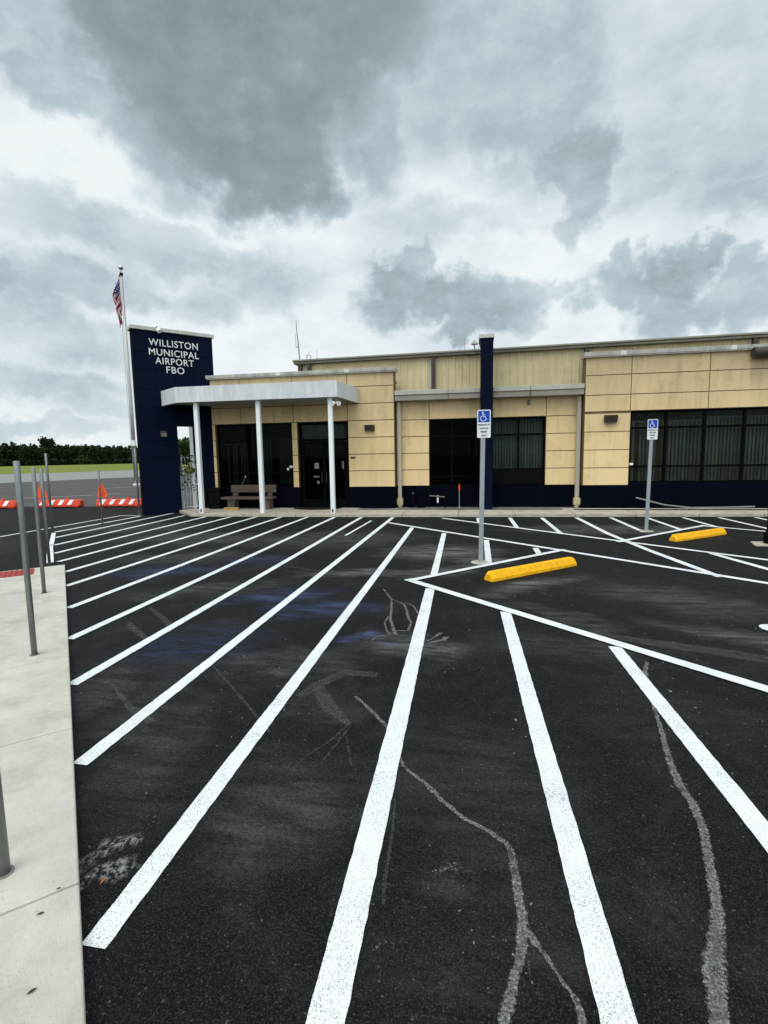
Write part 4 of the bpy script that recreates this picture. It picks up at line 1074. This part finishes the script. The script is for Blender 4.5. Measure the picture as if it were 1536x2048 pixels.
x, y = line_pt(322, 128); tree('tall_pine_tree', (x, y, -.02), 16.8, 6.5, 'broad tall tree rising above the dark treeline at far left', 'pine', 2400, .7)
x, y = line_pt(300, 136); tree('round_bush', (x, y, -.02), 6.6, 4.0, 'rounded green bush standing alone in front of the dark treeline', 'bushleaf', 1500, .5, 'bush', 0)
tree('green_tree', (-36, 58, -.02), 5.6, 4.6, 'low green tree seen through the tower opening beyond the gate', 'bushleaf', 2600, .25, 'tree', 0)

# fallen leaves
def leaf(x, y, z, s_, a, mat, label):
    m = MB(); n = 10; top = []
    for k in range(n):
        b = 2 * math.pi * k / n; r_ = 1 if k not in (0, 5) else 1.35
        px, py = math.cos(b) * s_ * r_, math.sin(b) * s_ * .42
        m.v.append((px, py, .004 + .25 * abs(py) + .06 * px))
    m.v += [(q_[0], q_[1], q_[2] + .0015) for q_ in m.v[:n]]
    m.f = [tuple(range(n - 1, -1, -1)), tuple(range(n, 2 * n))] + [(k, (k + 1) % n, n + (k + 1) % n, n + k) for k in range(n)]
    o = m.build('fallen_leaf', mat); o.location = (x, y, z); o.rotation_euler = (0, 0, a); tag(o, label, 'leaf')
leaf(-1.418, 1.231, .056, .011, .9, 'deadleaf', 'small dark fallen leaf on the nearest walkway slab, lowest in the photo')
leaf(-1.629, 1.482, .056, .010, .5, 'deadleaf', 'small dark fallen leaf on the walkway just below a slab joint')
leaf(-1.65, 1.592, .056, .007, .5, 'deadleaf', 'tiny dark fallen leaf lying on the walkway slab joint')
leaf(-1.54, 1.70, .003, .012, 1.5, 'rustleaf', 'small orange fallen leaf on the black asphalt beside the walkway edge')

# ------------------------------------------------------------------ sky and light
def px_dir(px, py): return (Rt * ((px - 768) / f_px) - U2 * ((py - 1024) / f_px) + Fw).normalized()
SUN_EL, SUN_AZ = R(58), R(200)      # behind the camera, veiled by cloud
w = bpy.data.worlds.new('World'); S.world = w; w.use_nodes = True
nt = w.node_tree; nt.nodes.clear(); g = G(nt)
out = g.n('ShaderNodeOutputWorld'); bg = g.n('ShaderNodeBackground'); nt.links.new(bg.outputs[0], out.inputs[0])
bg.inputs[1].default_value = .1
sky = g.n('ShaderNodeTexSky', sky_type='NISHITA'); sky.sun_disc = False; sky.sun_elevation = SUN_EL; sky.sun_rotation = SUN_AZ
d = g.vec('NORMALIZE', g.n('ShaderNodeTexCoord').outputs['Generated']); s3 = g.sep(d)
az = g.math('MULTIPLY', g.math('ARCTAN2', s3[0], s3[1]), 180 / math.pi); el = g.math('MULTIPLY', g.math('ARCSINE', s3[2]), 180 / math.pi)
n1 = g.noise(d, 5.5, 7, .56, col=True)
nw = g.noise(d, 19, 6, .6, col=True)
wv = g.vec('ADD', g.vec('MULTIPLY', g.vec('SUBTRACT', n1, (.5, .5, .5)), (8, 6.5, 0)), g.vec('MULTIPLY', g.vec('SUBTRACT', nw, (.5, .5, .5)), (5.5, 5, 0)))
pa = g.vec('ADD', g.comb(az, el, 0), wv)
n2 = g.noise(g.vec('MULTIPLY', d, (1, 1, 1.5)), 11, 10, .66)          # cauliflower detail
n3 = g.noise(g.vec('MULTIPLY', d, (1, 1, 2.4)), 3.2, 8, .6)         # broad layers
edge = g.math('MULTIPLY', g.math('SUBTRACT', n2, .5), 1.9)
def blob(px, py, rx, ry, hard, soft, crisp=1.0):
    a = px_dir(px, py); ca, ce = math.degrees(math.atan2(a.x, a.y)), math.degrees(math.asin(a.z))
    k = 57.3 / f_px
    r1 = rx * k * .93 / max(.75, math.cos(R(ce))); r2 = ry * k * .85
    v = g.vec('MULTIPLY', g.vec('SUBTRACT', pa, (ca, ce, 0)), (1 / r1, 1 / r2, 0))
    q = g.vec('LENGTH', v)
    if crisp: q = g.math('ADD', q, g.math('MULTIPLY', edge, crisp))
    return g.math('MULTIPLY', g.mr(q, 1.0 + soft * .75, 1.0 - soft * .75, 0, 1, True), hard)
BL = [(475, 80, 250, 170, .98, .5, .5), (570, 20, 280, 110, .90, .65, .5), (470, 230, 170, 120, .95, .5, .6), (530, 340, 110, 90, .85, .5, .7), (610, 390, 80, 40, .55, .6, .9), (330, 200, 110, 110, .75, .6, .7),
      (360, 340, 70, 60, .45, .7, 1), (725, 220, 75, 130, .62, .6, .8), (130, 60, 110, 60, .34, .7, .8), (90, 170, 60, 40, .5, .7, 1.1), (160, 210, 60, 30, .5, .7, 1.1),
      (950, 60, 220, 140, .50, .8, .7), (900, 200, 160, 110, .45, .8, .8), (1100, 130, 110, 170, .50, .7, .9), (1020, 260, 110, 70, .47, .7, 1.0), (1160, 300, 75, 60, .62, .55, 1.1), (1180, 370, 50, 60, .5, .6, 1.1), (1140, 440, 25, 50, .42, .7, 1.2),
      (1420, 200, 150, 160, .28, .9, .3), (1500, 60, 100, 100, .24, .9, .4), (1400, 360, 160, 30, .30, .8, .6), (1500, 390, 90, 35, .36, .7, .8), (900, 440, 160, 30, .22, .8, .7),
      (180, 440, 90, 30, .34, .7, 1), (260, 480, 150, 36, .33, .7, .9), (400, 530, 150, 40, .37, .7, .8), (530, 580, 90, 45, .36, .7, .9), (170, 570, 120, 35, .33, .7, .9), (260, 600, 80, 22, .34, .7, .9), (410, 610, 60, 40, .3, .7, .9),
      (60, 620, 80, 60, .40, .6, .8), (150, 680, 120, 40, .32, .7, .8), (0, 560, 40, 40, .40, .6, .9), (90, 765, 130, 30, .34, .7, .9), (190, 810, 80, 20, .25, .7, .9), (60, 850, 120, 20, .3, .7, .9),
      (890, 590, 105, 52, .55, .5, 1.2), (965, 620, 95, 60, .55, .5, 1.1), (800, 570, 70, 55, .5, .45, 1.1), (838, 512, 22, 34, .42, .5, 1.1), (930, 668, 90, 26, .52, .5, .9), (780, 625, 60, 40, .45, .5, 1),
      (1230, 560, 62, 40, .54, .5, 1.2), (1325, 560, 80, 48, .58, .5, 1.2), (1355, 618, 80, 40, .55, .5, 1.1), (1250, 510, 25, 25, .5, .45, 1.1), (1385, 515, 55, 30, .52, .45, 1.1), (1520, 600, 60, 70, .45, .5, 1), (1480, 540, 40, 40, .38, .5, 1), (1110, 558, 40, 14, .32, .6, 1.2)]
acc = None
for b_ in BL:
    q = blob(*b_); acc = q if acc is None else g.math('MAXIMUM', acc, q)
front = g.mr(s3[1], -.1, .35)
base = g.mr(g.math('ADD', g.math('MULTIPLY', n3, .7), g.math('MULTIPLY', n2, .3)), .43, .70, 0, .26)
other = g.math('MULTIPLY', g.math('SUBTRACT', 1, front), g.mr(n3, .42, .66, 0, .55))
den = g.math('ADD', g.math('MULTIPLY', acc, g.math('ADD', .80, g.math('MULTIPLY', g.math('SUBTRACT', n2, .5), 1.0))), g.math('ADD', base, other), clamp=True)
rp = g.n('ShaderNodeValToRGB'); g.put(rp.inputs[0], den)
els = rp.color_ramp.elements
els[0].position = 0; els[0].color = (.90, .95, .965, 1); els[1].position = 1; els[1].color = (.245, .295, .315, 1)
for pos_, c_ in ((.16, (.72, .80, .835)), (.42, (.485, .58, .63)), (.7, (.315, .38, .41))):
    e_ = els.new(pos_); e_.color = (*c_, 1)
back = g.mr(g.vec('DOT_PRODUCT', d, (.10, -.78, .62)), -.15, .95, 1.0, 2.1, True)    # unseen sky behind the camera, brightened to light ground and walls
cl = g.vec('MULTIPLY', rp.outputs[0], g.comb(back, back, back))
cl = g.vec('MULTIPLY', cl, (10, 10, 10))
dirt = g.mr(s3[2], -.02, .0)          # below the horizon the world is dull ground
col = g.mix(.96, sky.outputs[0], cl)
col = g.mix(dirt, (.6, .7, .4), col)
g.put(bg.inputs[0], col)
sl = bpy.data.lights.new('sun', 'SUN'); sl.energy = 1.35; sl.angle = R(40); sl.color = (1, .965, .92)
so = bpy.data.objects.new('sun', sl); COL.objects.link(so)
sd = Vector((math.sin(SUN_AZ) * math.cos(SUN_EL), math.cos(SUN_AZ) * math.cos(SUN_EL), math.sin(SUN_EL)))
so.rotation_euler = sd.to_track_quat('Z', 'Y').to_euler(); so.location = (0, -20, 40)
S.view_settings.view_transform = 'Standard'; S.view_settings.look = 'None'; S.view_settings.exposure = 0; S.view_settings.gamma = 1
S.cycles.max_bounces = 6; S.cycles.transparent_max_bounces = 12
